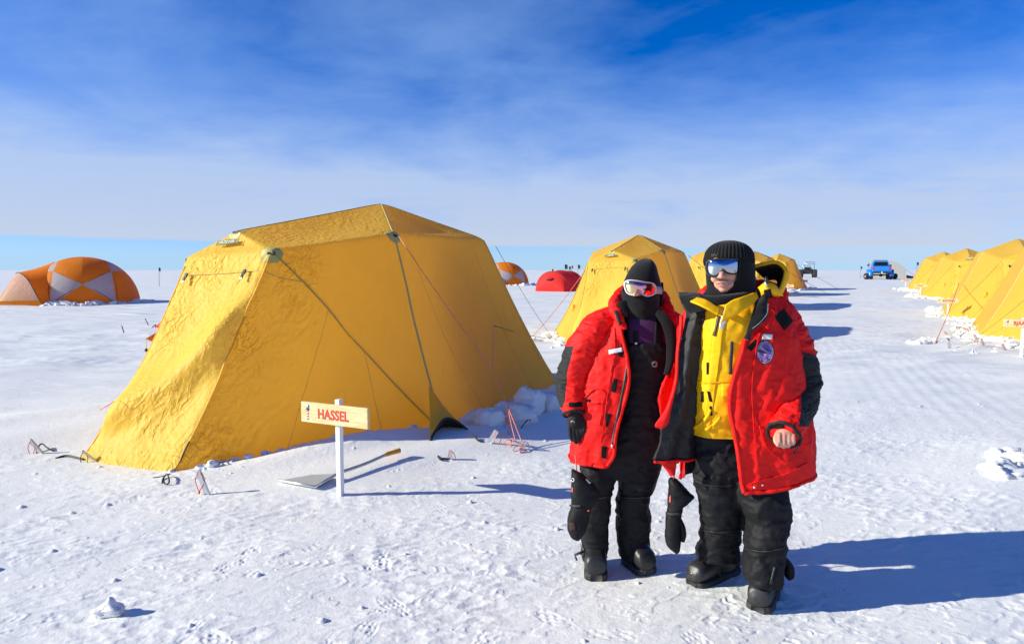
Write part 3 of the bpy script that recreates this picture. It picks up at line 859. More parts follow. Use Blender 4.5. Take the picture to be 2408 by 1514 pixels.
def sign(px, py, D, text, label, th=TH, z0=None, skip=1):
    q = P(px, py, D); z = gz(q[0], q[1]) if z0 is None else z0
    r = empty('name_sign', (q[0], q[1], z), th - PI / 2, label, 'sign', 'wooden tent name signs on white posts')
    r.rotation_euler = (0, 0, th - PI / 2)
    bevel(mobj('post', *box_vf(.040, .040, .92, (0, 0, .27)), m_white, r, smooth=False), .003)
    b = bevel(mobj('board', *box_vf(.60, .024, .148, (-.012, -.0335, .622)), m_pine, r, smooth=False), .003)
    R = frame_mat((1, 0, 0), (0, 0, 1))
    tv, tf = text_vf(text, .098, .0008, .0026, .84, 'LEFT')
    o = np.array([-.012 - .30 + .155, -.0335 - .012 - .0012, .617])
    mobj('lettering', o + tv @ R.T, tf, m_signred, b, smooth=False)
    # pole emblem: silver ball, blue collar, striped barber pole
    e = np.array([-.012 - .30 + .062, -.0335 - .0125, .622])
    pole = MB()
    for k in range(4):
        z1 = .012 - k * .020
        pole.add(e + np.array([(x, y, zz) for y in (-.0025, 0) for x, zz in ((-.008, z1 - .010), (.008, z1 - .003), (.008, z1 + .007), (-.008, z1))]),
                 [(0, 1, 2, 3), (7, 6, 5, 4), (0, 4, 5, 1), (1, 5, 6, 2), (2, 6, 7, 3), (3, 7, 4, 0)])
    bar = MB()
    bar.add(*box_vf(.016, .0020, .080, e + np.array([0, -.0006, -.020])))
    em = bar.build('pole_emblem', m_white, b, False)
    def disc(rx, rz, c, y):
        a = np.linspace(0, 2 * PI, 20, endpoint=False)
        V = np.concatenate([np.stack([c[0] + rx * np.cos(a), np.full(20, c[1] + yy), c[2] + rz * np.sin(a)], 1) for yy in (y, 0)])
        return V, [tuple(range(20)), tuple(range(39, 19, -1))] + [(i, 20 + i, 20 + (i + 1) % 20, (i + 1) % 20) for i in range(20)]
    mobj('collar_mark', *disc(.017, .0065, e + np.array([0, 0, .023]), -.003), m_navy, b)
    mobj('ball_mark', *disc(.015, .017, e + np.array([0, 0, .042]), -.0026), m_silver, b)
    pole.build('stripe_mark', m_signred, b, False)
    return r
sign(801, 1172, G(801, 1172)[1], 'HASSEL', 'nearest wooden sign lettered HASSEL on a white post before the big yellow tent', z0=0.0)
sign(1616, 840, 15.2, 'MAR', 'pine sign lettered MAR half hidden between the two people')
sign(1852, 700, 36.0, 'WILSON', 'small pine sign lettered WILSON beside the red shoulder of the person in the yellow jacket')
sign(1888, 683, 46.6, 'WISTING', 'farthest sign of the left row, small and pale, before the last yellow tent')
sign(2401, 842, 12.9, 'BJAALAND', 'wooden sign lettered BJAALAND at the right edge of the lane', z0=.03)
sign(2228, 748, 22.2, 'BOWERS', 'wooden sign lettered BOWERS before the large yellow tent on the right')
sign(2164, 698, 35.5, 'EVANS', 'wooden sign lettered EVANS on the right of the lane')
sign(2129, 681, 49.0, 'HANSSEN', 'farthest wooden sign of the right row, lettered HANSSEN')

# ================================================================ stakes, cords and small kit by the big tent
def on_snow(x, y, dz=0.0):
    q = G(x, y, 0)
    for _ in range(4): q = G(x, y, gz(q[0], q[1]))
    return q + np.array([0, 0, dz])
def stake(x0, y0, x1, y1, label, loop=True, cordmat=None, mat=None, lean=0.0, w=.045):
    """aluminium T stake; (x0, y0) foot, (x1, y1) head in the picture"""
    f = on_snow(x0, y0); h = P(x1, y1, f[1] + lean)
    d = h - f; ln = np.linalg.norm(d); d /= ln
    R = frame_mat(np.cross(d, [0, 1.0, 0]), d)     # y along the stake
    r = empty('snow_stake', f, 0, label, 'tent stake', 'aluminium snow stakes')
    mb = MB()
    mb.add(*box_vf(w, ln + .10, .004, R @ np.array([0, ln / 2 - .05, 0]), R))
    mb.add(*box_vf(.004, ln + .098, .020, R @ np.array([-w / 2 + .004, ln / 2 - .05, -.0125]), R))
    bevel(mb.build('blade', mat or m_alu, r, False), .0015)
    if loop:
        t = d * ln * .93
        pts = [t, t + np.array([.035, -.01, -.02]), t + np.array([.045, -.012, -.07]), t + np.array([.02, -.012, -.125]), t + np.array([.005, -.012, -.15]),
               t + np.array([-.005, -.012, -.12]), t + np.array([-.02, -.01, -.06]), t]
        mobj('cord_loop', *tube_vf(catmull(pts, 40), .0032, 6), cordmat or m_cordred, r)
        mobj('cord_knot', *sphere_vf(t + np.array([.006, -.012, -.152]), (.008, .008, .016), 8, 6), cordmat or m_cordred, r)
    return r
stake(487, 1160, 465, 1104, 'pale stake with red cord loop, just right of the big tent door corner')
stake(1148, 1045, 1168, 1012, 'leaning bright stake tied to the black strap of the lifted tent corner')
stake(1060, 1081, 1058, 1058, 'short stake with red cord at the foot of the lifted tent corner', w=.035)
stake(1228, 1055, 1233, 1036, 'stake almost buried where the slack pink guy cords end', w=.04)
stake(278, 962, 272, 943, 'stake with a red cord behind the left edge of the big tent', w=.04)
stake(96, 1064, 70, 1034, 'pale stake with red cord alone at the far left of the big tent', w=.045)
stake(228, 1086, 193, 1060, 'stake with black cord tied to the left door corner of the big tent', cordmat=m_cordblk, w=.03)
def wire(name, keys, r, mat, label, cat, group=None, n=30):
    pts = catmull([on_snow(x, y, dz) for x, y, dz in keys], n)
    c = pts.mean(0)
    o = mobj(name, *tube_vf(pts - c, r, 6), mat); o.location = tuple(map(float, c))
    return tag(o, label, cat, group)
wire('cord_loop', [(385, 1128, .01), (388, 1140, .008), (398, 1142, .03), (394, 1128, .045), (384, 1130, .02), (381, 1139, .01)], .006, m_black, 'small black cord loop lying on the snow before the door corner', 'cord loop')
wire('webbing_strap', [(1008, 1010, .0), (1030, 1075, .01), (1045, 1081, .012), (1058, 1082, .01)], .009, m_black, 'short black strap from the lifted tent corner to the shorter stake', 'strap')
wire('webbing_strap', [(1112, 1031, .03), (1125, 1040, .02), (1140, 1046, .015), (1150, 1046, .012)], .009, m_black, 'black strap from the lifted tent corner to the leaning bright stake', 'strap')
wire('webbing_strap', [(360, 1126, .008), (378, 1124, .008), (400, 1118, .012)], .008, m_black, 'black strap end at the near door corner of the big tent', 'strap')
wire('webbing_strap', [(130, 1078, .0), (155, 1074, .012), (185, 1080, .012), (196, 1083, .014)], .009, m_black, 'black strap holding the left door corner of the big tent', 'strap')
wire('cord_loop', [(86, 1064, .0), (92, 1056, .03), (100, 1052, .035), (112, 1058, .02), (126, 1060, .0)], .007, m_black, 'black cord bight half buried left of the big tent', 'cord loop')
wire('snow_peg', [(1222, 1010, -.02), (1230, 1004, .02), (1243, 997, .05), (1247, 1000, .05)], .006, m_cordblk, 'dark hooked peg standing in the blue shadow behind the big tent', 'peg')
# slack pink cords on the guy line
def loose(keys, r, mat, label, name='slack_cord'):
    pts = catmull([np.array(k, float) for k in keys], 40); c = pts.mean(0)
    o = mobj(name, *tube_vf(pts - c, r, 6), mat); o.location = tuple(map(float, c)); return tag(o, label, 'cord', 'slack cords by the guy stake')
D0 = on_snow(1228, 1055)[1]
# guy lines belong to the tent
gb = np.array(P(938, 556, 7.62)); gk = P(1158, 865, 6.75); gq = P(1194, 955, 6.45); ge = P(1230, 1046, D0)
rope('guy_line', gb, gk, .0045, m_cordpink, hero, .03)
rope('guy_line', gk, gq, .0045, m_cordpink, hero, .0)
rope('guy_line', gq, ge, .0045, m_cordpink, hero, .0)
rope('guy_line', gq, ge + np.array([-.06, .0, .02]), .0045, m_cordpink, hero, .03)
rope('guy_line', P(1160, 765, 8.0), gk, .004, m_cordpink, hero, .0)
gz_ = np.append(G(1345, 812, .12)[:2], .12)
rope('guy_line', P(1160, 765, 8.0), P(1300, 796, 13.0), .0035, m_cordblk, hero, .03)
rope('guy_line', world_of(hero, TPL['C'] + np.array([.15, 0, -.1])), P(1300, 796, 13.0), .0035, m_cordblk, hero, .05)
rope('guy_line', P(1300, 796, 13.0), gz_, .0035, m_cordblk, hero, .0)
rope('guy_line', P(330, 905, 7.0), on_snow(236, 968, .02), .005, m_cordred, hero, .0)
for k, off in enumerate(((0, 0), (.03, .06))):
    loose([gq + np.array([.0, -.01, -.02]), gq + np.array([-.03 + off[0], -.02, -.14]), gq + np.array([.04 - off[0], -.03, -.22]), gq + np.array([-.02, -.03, -.31]),
           ge + np.array([-.07 - off[1], .0, .06]), ge + np.array([-.11 - off[1], -.02, .03]), ge + np.array([-.10, -.06, .005])], .0042, m_cordpink,
          'slack pink cord hanging in bights from the guy line' if k == 0 else 'second slack pink cord trailing beside the guy line stake')
loose([gq + np.array([.01, -.01, -.05]), gq + np.array([.07, -.02, -.13]), gq + np.array([.10, -.02, -.22]), gq + np.array([.08, -.02, -.20]), gq + np.array([.02, -.01, -.09])], .0042, m_cordpink, 'loop of pink cord bent to the right below the guy line knot')
loose([on_snow(1205, 1062, .01), on_snow(1215, 1056, .03), on_snow(1232, 1060, .025), on_snow(1222, 1066, .01), on_snow(1240, 1063, .01)], .0042, m_cordpink, 'pink cord tangle lying on the snow before the guy stake')
# guy lines of the other tents that read in the photo
t2 = TENTS[0]
def wl(o, k, d=(0, 0, 0)): return world_of(o, TPL[k] + np.array(d, float))
rope('guy_line', wl(t2, 'F1', (-.05, 0, -.2)), np.append(G(1245, 800, .08)[:2], .09), .007, m_cordpink, t2, .06)
rope('guy_line', wl(t2, 'C', (.1, 0, -.1)), wl(t2, 'R', (1.6, .6, .05)), .007, m_cordyel, t2, .05)
t5 = TENTS[3]
rope('guy_line', wl(t5, 'C', (.1, 0, -.3)), wl(t5, 'R', (1.9, .3, .05)), .012, m_cordyel, t5, .05)
t4 = TENTS[2]
rope('guy_line', wl(t4, 'C', (.1, 0, -.3)), wl(t4, 'R', (2.1, -1.2, .05)), .010, m_cordpink, t4, .05)
bw = TENTS[4]
rope('guy_line', wl(bw, 'F1', (-.25, -.3, -1.2)), on_snow(2231, 789, .02), .006, m_cordyel, bw, .1)
rope('guy_line', wl(bw, 'B_', (-.55, -.2, -1.0)), on_snow(2198, 811, .02), .009, m_cordpink, bw, .1)
bj = TENTS[7]
rope('guy_line', wl(bj, 'F1', (-.25, -.3, -.85)), on_snow(2248, 820, .02), .006, m_cordyel, bj, .1)
rope('guy_line', wl(bw, 'F2', (.1, -.5, -1.3)), on_snow(2328, 784, .02), .006, m_cordyel, bw, .1)
for a, b, lab in (((2302, 809), (2291, 787), 'stake leaning in the rubble left of the BJAALAND sign, left one of a close pair'), ((2315, 818), (2307, 796), 'stake in the rubble left of the BJAALAND sign, right one of a close pair'), ((2233, 820), (2231, 805), 'single stake with a tall red loop at the left end of the snow rubble'),
                  ((2366, 828), (2357, 809), 'stake with red cord just left of the BJAALAND post'), ((2231, 790), (2220, 780), 'small tilted stake where a yellow guy line meets the lane'), ((2283, 785), (2272, 773), 'tilted stake beside the yellow guy line, left of the rubble'), ((2290, 749), (2290, 734), 'upright stake before the foot of the tent behind BOWERS')):
    stake(*a, *b, lab, w=.05)
# shovel pushed under the drift: grey triangular blade, long shaft, orange grip
sh = empty('snow_shovel', on_snow(760, 1140), 0, 'grey shovel lying half buried in the drift behind the HASSEL post, orange grip', 'shovel')
c0 = np.array(sh.location)
bl = [on_snow(657, 1133, .015), on_snow(742, 1153, .03), on_snow(795, 1128, .05), on_snow(735, 1124, .03)]
bv = [q - c0 for q in bl] + [q - c0 - np.array([0, 0, .012]) for q in bl]
bevel(mobj('blade', bv, [(0, 1, 2, 3), (7, 6, 5, 4), (0, 4, 5, 1), (1, 5, 6, 2), (2, 6, 7, 3), (3, 7, 4, 0)], plain('grey_blade', (.40, .41, .40), .5), sh, smooth=False), .003)
mobj('blade_rim', *tube_vf([bl[0] - c0 + np.array([0, -.004, 0]), bl[1] - c0 + np.array([0, -.004, 0]), bl[2] - c0], .011, 8), m_alu, sh)
s0 = on_snow(792, 1128, .05) - c0; s1 = on_snow(912, 1082, .055) - c0; s2 = on_snow(936, 1076, .06) - c0
mobj('shaft', *tube_vf(catmull([s0, (s0 + s1) / 2 - np.array([0, 0, .01]), s1], 12), .013, 10), plain('grey_shaft', (.45, .46, .46), .4, .5), sh)
mobj('grip', *tube_vf(catmull([s1 - (s2 - s1) * .3, s1, s2, s2 + (s2 - s1) * .2], 12), [.012, .016, .018, .019, .019, .019, .02, .021, .022, .022, .022, .018], 10), plain('orange_grip', (.62, .30, .03), .5), sh)
# loose corner of the far fly and the red tent behind the big tent
fl = [P(343, 796, 7.9), P(372, 805, 7.9), P(400, 780, 8.3), P(385, 772, 8.3)]
fv = [local_of(hero, q) for q in fl] + [local_of(hero, q + np.array([.01, .05, -.03])) for q in fl]
mobj('fly_corner', fv, [(0, 1, 2, 3), (7, 6, 5, 4), (0, 4, 5, 1), (1, 5, 6, 2), (2, 6, 7, 3), (3, 7, 4, 0)], tent_fabric('orange_corner', (.85, .30, .02), .3, .3), hero, smooth=False)
rope('guy_line', P(343, 796, 7.9), P(344, 830, 7.9), .005, m_cordyel, hero, 0)
mobj('cord_lock', *sphere_vf(local_of(hero, P(344, 823, 7.9)), (.02, .02, .02), 10, 8), m_black, hero)

# ================================================================ loose snow
def lump_vf(c, s, seed, n=20, rough=.35):
    v, f = sphere_vf((0, 0, 0), 1.0, n, max(6, n * 2 // 3))
    sgn = np.sign(v); v = sgn * np.abs(v) ** (.72 if n > 12 else .5)
    k = 1 + rough * fbm3(v * 1.3 + seed * 7.3, 3, seed) + rough * .35 * ridge3(v * 2.6 + seed, 2, seed + 3)
    v = v * k[:, None] * .8
    a = seed * 2.4
    if n <= 12: v = v @ rotx(seed * 1.7).T @ roty(seed * .9).T
    return (v @ rotz(a).T) * np.asarray(s, float) + np.asarray(c, float), f
def block(x, y, sx, sy, sz, seed, label, sink=.4, n=24):
    q = on_snow(x, y)
    v, f = lump_vf((0, 0, sz * (1 - sink)), (sx, sy, sz), seed, n)
    o = mobj('snow_block', v, f, snow_mat()); o.location = tuple(map(float, q))
    return tag(o, label, 'snow block', 'blocks of snow')
b = block(258, 1446, .078, .05, .028, 4, 'lone lump of snow with a peaked top on the trampled snow, lower left', .2, 36)
me = b.data
for v in me.vertices:
    if v.co.x > -.03 and v.co.z > .02: v.co.z += .045 * math.exp(-((v.co.x - .008) / .026) ** 2 - (v.co.y / .03) ** 2)
for (x, y, sx, sy, sz, sd, lab) in (
        (1150, 1000, .15, .14, .12, 1, 'rounded snow block nearest the lifted tent corner'), (1190, 988, .15, .13, .13, 2, 'rounded snow block in shade, second from the lifted tent corner'),
        (1243, 975, .17, .16, .20, 3, 'tallest jagged snow block behind the pink guy cords'), (1288, 962, .17, .16, .14, 5, 'smooth snow block at the far end of the shaded tent wall'),
        (1326, 955, .19, .17, .17, 6, 'snow block nearest the sleeve of the person in the black balaclava'), (1222, 990, .2, .16, .12, 8, 'low snow block before the taller shaded blocks'), (1115, 1000, .14, .14, .10, 9, 'small snow block tucked inside the shade by the lifted tent corner')):
    block(x, y, sx, sy, sz, sd, lab, .45)
for (x, y, sx, sy, sz, sd, lab) in ((530, 1082, .07, .06, .05, 11, 'small snow chunk against the foot of the sunlit door edge'), (500, 1098, .05, .05, .04, 12, 'smaller chunk just left of the snow chunk by the door edge'),
        (2400, 1085, .16, .12, .06, 14, 'dirty snow block at the right edge beyond the dark shadow'), (2352, 1103, .15, .09, .04, 15, 'flat snow block just left of the dirty one at the right edge'), (2385, 1118, .20, .10, .04, 16, 'bright snow slab lowest at the right edge')):
    block(x, y, sx, sy, sz, sd, lab, .4 if x < 1000 else .7)
def rubble(name, pts, label, smin, smax, seed, n=9):
    """broken snow nobody would count, one heap per place"""
    rng = random.Random(seed); mb = MB()
    for (x, y) in pts:
        s = rng.uniform(smin, smax) * (.25 + .75 * rng.random() ** 1.4)
        v, f = lump_vf((x, y, gz(x, y) + s * .2), (s * rng.uniform(.8, 1.6), s * rng.uniform(.7, 1.3), s * rng.uniform(.5, .9)), rng.randrange(100), n + 2, .62)
        mb.add(v, f)
    V = np.concatenate(mb.V); c = V.mean(0); c[2] = V[:, 2].min()
    mb.V = [v - c for v in mb.V]
    o = mb.build(name, snow_mat(), None, n > 11); o.location = tuple(map(float, c))
    return tag(o, label, 'snow', None, 'stuff')
def around(t, keys, n, spread, seed, out=.12):
    rng = random.Random(seed); r = []
    for _ in range(n):
        k = rng.randrange(len(keys) - 1)
        q = lerp(TPL[keys[k]], TPL[keys[k + 1]], rng.random()); w = q + (q - np.array([0, 3.4, 0])) * (out * rng.random() ** 1.5)
        g = world_of(t, w); r.append((g[0] + rng.gauss(0, spread), g[1] + rng.gauss(0, spread)))
    return r
rb = random.Random(5)
rubble('snow_rubble', around(hero, ['N', 'R'], 34, .10, 1), 'broken snow heaped along the shaded back wall of the big tent', .05, .14, 2, 10)
rubble('snow_rubble', around(hero, ['G1', 'N'], 110, .05, 3, .04), 'crumbled snow along the long orange flank of the big tent', .012, .05, 4, 8)
for k, (t, ks) in enumerate(((TENTS[0], ['N_', 'G0', 'G1', 'N', 'R']), (TENTS[1], ['G0', 'G1', 'N', 'R']), (TENTS[2], ['G1', 'N', 'R']), (TENTS[3], ['G1', 'N', 'R']), (TENTS[4], ['R_', 'N_', 'G0', 'G1']), (TENTS[5], ['R_', 'N_', 'G0']), (TENTS[6], ['R_', 'N_', 'G0']), (TENTS[7], ['R_', 'N_', 'G0']))):
    rubble('snow_rubble', around(t, ks, 130, .2, 10 + k, .10), ['snow rubble round the foot of the tent behind the balaclava wearer', 'snow rubble round the foot of the half hidden third left tent', 'snow rubble by the tent near the WILSON sign', 'snow rubble by the last tent of the left row',
        'white snow rubble under the tent behind the BOWERS sign', 'white snow rubble under the tent behind the EVANS sign', 'white snow rubble under the farthest right tent', 'white snow rubble under the lifted corner by the BJAALAND sign'][k], .07, .17, 20 + k)
pts = [on_snow(2172 + rb.gauss(0, 22), 804 + rb.gauss(0, 3))[:2] for _ in range(26)] + [on_snow(2310 + rb.gauss(0, 30), 800 + rb.gauss(0, 14))[:2] for _ in range(55)]
rubble('snow_rubble', pts, 'line of broken snow lying on the lane before the BJAALAND tent', .05, .13, 31)
pts = [on_snow(2380 + rb.gauss(0, 30), 1095 + rb.gauss(0, 16))[:2] for _ in range(24)]
rubble('snow_rubble', pts, 'broken snow heap at the right edge beyond the dark shadow', .03, .09, 33, 12)
pts = [on_snow(480 + rb.gauss(0, 35), 1106 + rb.gauss(0, 10))[:2] for _ in range(60)]
rubble('snow_rubble', pts, 'fine crumbled snow before the door corner of the big tent', .008, .024, 35, 8)
# ================================================================ tents and vehicles farther off
m_orange = tent_fabric('orange_nylon', (.95, .30, .02), .34, .3)
m_grey = tent_fabric('grey_nylon', (.56, .56, .55), .30, .3)
m_sheer = tent_fabric('sheer_grey_nylon', (.72, .62, .52), .55, .5)
m_red = tent_fabric('red_nylon', (.82, .04, .035), .36, .3)
m_pole = plain('dark_pole', (.05, .05, .055), .5)
def dome_pt(az, el, R, H, bulge=1.0):
    c = math.cos(el) ** .92
    return np.array([R * c * math.sin(az), -R * c * math.cos(az), H * math.sin(el)])
def in_tri(p, a, b, c):
    def s(u, v, w): return (u[0] - w[0]) * (v[1] - w[1]) - (v[0] - w[0]) * (u[1] - w[1])
    d1, d2, d3 = s(p, a, b), s(p, b, c), s(p, c, a)
    return not ((d1 < 0 or d2 < 0 or d3 < 0) and (d1 > 0 or d2 > 0 or d3 > 0))
def flatp(az, el):  # orthographic look at the side facing the viewer
    c = math.cos(el) ** .92
    return (c * math.sin(az), math.sin(el))
def make_dome(loc, rz, label):
    R, H = 2.55, 2.08
    r = empty('dome_tent', loc, rz, label, 'tent', 'orange and grey dome tents')
    D_ = math.radians
    X0, UL, UR, LL, LR = (0, 25), (-42, 44), (42, 44), (-33, 0), (34, 0)
    k = lambda p: flatp(D_(p[0]), D_(p[1]))
    t1 = (k(X0), k(UL), k(LL)); t2 = (k(X0), k(UR), k(LR)); t3 = (k((70, 66)), k(UR), k((76, 44)))
    t4 = (k((-70, 66)), k(UL), k((-76, 44)))
    nu, nv = 260, 90; V = []; grp = {0: [], 1: []}
    for i in range(nv + 1):
        el = PI / 2 * i / nv
        for j in range(nu): V.append(dome_pt(2 * PI * j / nu, el, R, H))
    V = np.array(V)
    for i in range(nv):
        for j in range(nu):
            el = PI / 2 * (i + .5) / nv; az = 2 * PI * (j + .5) / nu
            if az > PI: az -= 2 * PI
            g = 0
            if abs(az) < PI / 2:
                p = flatp(az, el)
                if any(in_tri(p, *t) for t in (t1, t2, t3, t4)): g = 1
            grp[g].append((i * nu + j, i * nu + (j + 1) % nu, (i + 1) * nu + (j + 1) % nu, (i + 1) * nu + j))
    nm = np.array(V); ln = np.linalg.norm(nm, axis=1)[:, None]
    # cloth pulls in a little between the poles
    az = np.arctan2(V[:, 0], -V[:, 1])
    V = V - nm / ln * (.03 * np.abs(np.sin(az * 3)) * np.clip(V[:, 2] / H, 0, 1) * np.clip(1.2 - V[:, 2] / H, 0, 1) * 3)[:, None]
    for g, mt, nme in ((0, m_orange, 'orange_panel'), (1, m_grey, 'grey_panel')):
        used = sorted({q for f in grp[g] for q in f}); mp = {q: a for a, q in enumerate(used)}
        mobj(nme, V[used], [[mp[q] for q in f] for f in grp[g]], mt, r)
    def arc(a, b, n=22, up=.012):
        pa = dome_pt(D_(a[0]), D_(a[1]), R, H); pb = dome_pt(D_(b[0]), D_(b[1]), R, H); out = []
        for q in range(n + 1):
            m = lerp(pa, pb, q / n); s_ = np.array([m[0] / R, m[1] / R, m[2] / H]); s_ /= np.linalg.norm(s_) + 1e-9
            out.append(s_ * np.array([R, R, H]) * (1 - .012) + s_ * up)
        return out
    for a, b in ((LL, X0), (X0, UR), (LR, X0), (X0, UL), (UL, LL), (UR, LR), (UL, UR), (UR, (60, 0)), (UR, (70, 66)), (UL, (-70, 66))):
        mobj('pole_sleeve', *tube_vf(arc(a, b), .018, 6, True), m_orange if a[0] > 0 and a[1] > 0 and b[1] == 0 and b[0] == 60 else m_pole, r)
    # entrance bay on the left
    def hoop(near, apex, far, n=18):
        return catmull([near, lerp(near, apex, .55) + (apex - far) * .10 + np.array([0, 0, .14]), apex, lerp(apex, far, .45) + (apex - near) * .10 + np.array([0, 0, .14]), far], n)
    inner = hoop(np.array([-1.40, -2.25, 0]), np.array([-1.25, -.2, 1.86]), np.array([-1.6, 1.9, 0]))
    outer = hoop(np.array([-1.66, -2.7, 0]), np.array([-2.75, -.6, 1.38]), np.array([-2.9, 1.5, 0]))
    V = []
    for i in range(9):
        t = i / 8
        for a, b in zip(inner, outer): V.append(lerp(a, b, t) - np.array([0, 0, .06 * math.sin(PI * t)]))
    mobj('entrance_sleeve', V, quads(9, 18, False), m_orange, r)
    E = np.array([-3.55, -1.9, 0])
    V = []; half = outer[:10]
    for i in range(9):
        for q in half: V.append(lerp(q, lerp(E, half[0], .0), i / 8) * 1.0)
    mobj('sheer_panel', V, quads(9, 10, False), m_sheer, r)
    V = []; half = outer[9:]
    for i in range(9):
        for q in half: V.append(lerp(q, E + np.array([-.1, .5, 0]), i / 8))
    mobj('door_panel', V, quads(9, 9, False), m_orange, r)
    mobj('mud_skirt', [outer[0] + np.array([0, -.03, 0]), E + np.array([0, -.03, 0]), E + np.array([0, 0, .20]), outer[0] + np.array([-.1, .02, .24])], [(0, 1, 2, 3)], m_orange, r, smooth=False)
    mobj('pole_sleeve', *tube_vf(outer, .025, 6), m_pole, r)
    return r
q = P(200, 711, 31.0)
d1 = make_dome((q[0], 31.0, gz(q[0], 31.0)), math.radians(-28), 'large orange and grey dome tent with an entrance bay, at the left edge')
# the dome turns its cross-braced side to the viewer
d1.rotation_euler = (0, 0, math.atan2(-q[0], 31.0) * .95)
d1.scale = (.87, .87, 1)
d2 = copy_tree(d1); q2 = P(1186, 669, 62.0)
d2.location = (q2[0], 62.0, gz(q2[0], 62.0)); d2.rotation_euler = (0, 0, math.radians(26)); d2['label'] = 'smaller orange and grey dome showing past the right edge of the big yellow tent'
rb2 = random.Random(8)
pts = [(q[0] + 2.42 * math.sin(a) + rb2.gauss(0, .12), 31 - 2.42 * math.cos(a) + rb2.gauss(0, .15)) for a in [rb2.uniform(-.4, 1.9) for _ in range(110)]]
pts += [(q[0] - 3.6 + rb2.gauss(0, .5), 28.9 + rb2.gauss(0, .25)) for _ in range(26)]
rubble('snow_rubble', pts, 'shovelled snow banked along the foot of the large orange dome', .09, .22, 41, 9)
pts = [(q2[0] + 2.75 * math.sin(a) + rb2.gauss(0, .12), 62 - 2.75 * math.cos(a) + rb2.gauss(0, .15)) for a in [rb2.uniform(-.4, 1.9) for _ in range(40)]]
rubble('snow_rubble', pts, 'shovelled snow at the foot of the smaller orange dome', .1, .25, 42, 7)

def tunnel(loc, rz, label, hoops, face=True, nm='red_tent'):
    r = empty(nm, loc, rz, label, 'tent', 'red tents')
    ks = []
    n = 25
    for (s, w, h) in hoops:
        ks.append([(s, w * math.cos(PI * k / (n - 1)), h * math.sin(PI * k / (n - 1)) ** .85) for k in range(n)])
    ks = np.array(ks); rows = []
    m = len(hoops)
    for i in range(m - 1):
        for k in range(8):
            t = k / 8; g = lerp(ks[i], ks[i + 1], t); g[:, 2] *= 1 - .05 * math.sin(PI * t); g[:, 1] *= 1 - .04 * math.sin(PI * t); rows.append(g)
    rows.append(ks[-1])
    mobj('fly', np.concatenate(rows), quads(len(rows), n, False), m_red, r)
    for k in ks: mobj('pole_sleeve', *tube_vf(k + np.array([0, 0, .006]), .018, 6), m_pole, r)
    if face:
        a = ks[0]; V = []
        base = np.array([a[0, 0] - .55, 0, 0])
        for i in range(9):
            t = i / 8
            for q in a:
                c = np.array([a[0, 0] - .35, q[1] * .85, 0])
                V.append(lerp(q, c, t) + np.array([-.10 * math.sin(PI * t), 0, 0]))
        mobj('end_panel', V, quads(9, n, False), m_red, r)
        # dark vent with a little hood
        vv, ff = sphere_vf((a[0, 0] - .20, .05, hoops[0][2] * .60), (.12, .26, .11), 14, 8)
        mobj('vent_opening', vv, ff, plain('vent_dark', (.03, .005, .006), .8), r)
        mobj('vent_hood', vv[:14 * 5] * np.array([1.0, 1.06, 1.0]) + np.array([-.03, 0, .03]), quads(5, 14), m_red, r)
    return r
q = P(1298, 690, 43.0)
tunnel((q[0], 43.0, gz(q[0], 43.0)), math.radians(62), 'red tunnel tent with a dark vent, between the big yellow tent and the next', [(0, 1.12, 1.25), (1.3, 1.16, 1.32), (2.6, 1.14, 1.28), (3.8, .95, .95)])
q = P(367, 768, 19.0)
tunnel((q[0], 19.0, gz(q[0], 19.0)), math.radians(8), 'low red tent tip showing from behind the left edge of the big yellow tent', [(0, .05, .06), (.35, .45, .38), (1.0, .8, .75), (2.2, .9, .95)], False)
for (x0, y0, x1, y1, D, lab) in ((352, 759, 341, 749, 19.6, 'thin dark stick leaning in the snow nearest the red tent tip'), (293, 777, 286, 765, 17.5, 'thin dark stick leaning alone left of the orange fly corner'), (349, 769, 366, 763, 18.8, 'black strap pegged out from the red tent tip')):
    a = P(x0, y0, D); b = P(x1, y1, D); g = gz(a[0], a[1])
    a[2] = g - .05; b = b + np.array([0, 0, 0]); b[2] = max(b[2], g + .08)
    o = mobj('snow_peg', *tube_vf([(0, 0, 0), b - a], .012, 6), m_cordblk); o.location = tuple(map(float, a)); tag(o, lab, 'peg')
# fuel drums
def drum(px, D, col, label, h=.88):
    q = P(px, 640, D); z = gz(q[0], D)
    r = empty('fuel_drum', (q[0], D, z), 0, label, 'drum', 'fuel drums behind the red tunnel tent')
    prof = [(0, 0), (.29, 0), (.30, .02), (.29, .05), (.29, .28), (.305, .30), (.29, .32), (.29, .56), (.305, .58), (.29, .60), (.29, .84), (.30, .87), (.285, .88), (.27, .855), (0, .855)]
    n = 24; V = [(a * math.cos(2 * PI * k / n), a * math.sin(2 * PI * k / n), b) for a, b in prof for k in range(n)]
    mobj('barrel', V, quads(len(prof), n), plain('drum_' + '_'.join(str(int(c * 100)) for c in col), col, .45), r)
    mobj('bung', *tube_vf([(.15, -.08, .85), (.15, -.08, .875)], .04, 10), m_alu, r)
for px, D, col, lab in ((1326, 66, (.02, .06, .16), 'navy fuel drum, leftmost standing drum behind the red tunnel tent'), (1336, 66.5, (.62, .16, .03), 'orange fuel drum between the navy and the green drums'), (1345, 66, (.03, .36, .05), 'green fuel drum right of the orange drum'), (1352, 66.3, (.04, .42, .06), 'green fuel drum nearest the yellow tent edge'), (1331, 68.5, (.50, .05, .04), 'red fuel drum behind the navy and orange drums')):
    drum(px, D, col, lab)
q = P(1316, 640, 66); v, f = lump_vf((0, 0, .22), (.85, .45, .30), 7, 20, .3)
o = mobj('tarp_bundle', v, f, plain('green_tarp', (.03, .33, .06), .5)); o.location = (q[0], 66, gz(q[0], 66)); tag(o, 'low green tarp bundle on the snow left of the fuel drums', 'bundle')
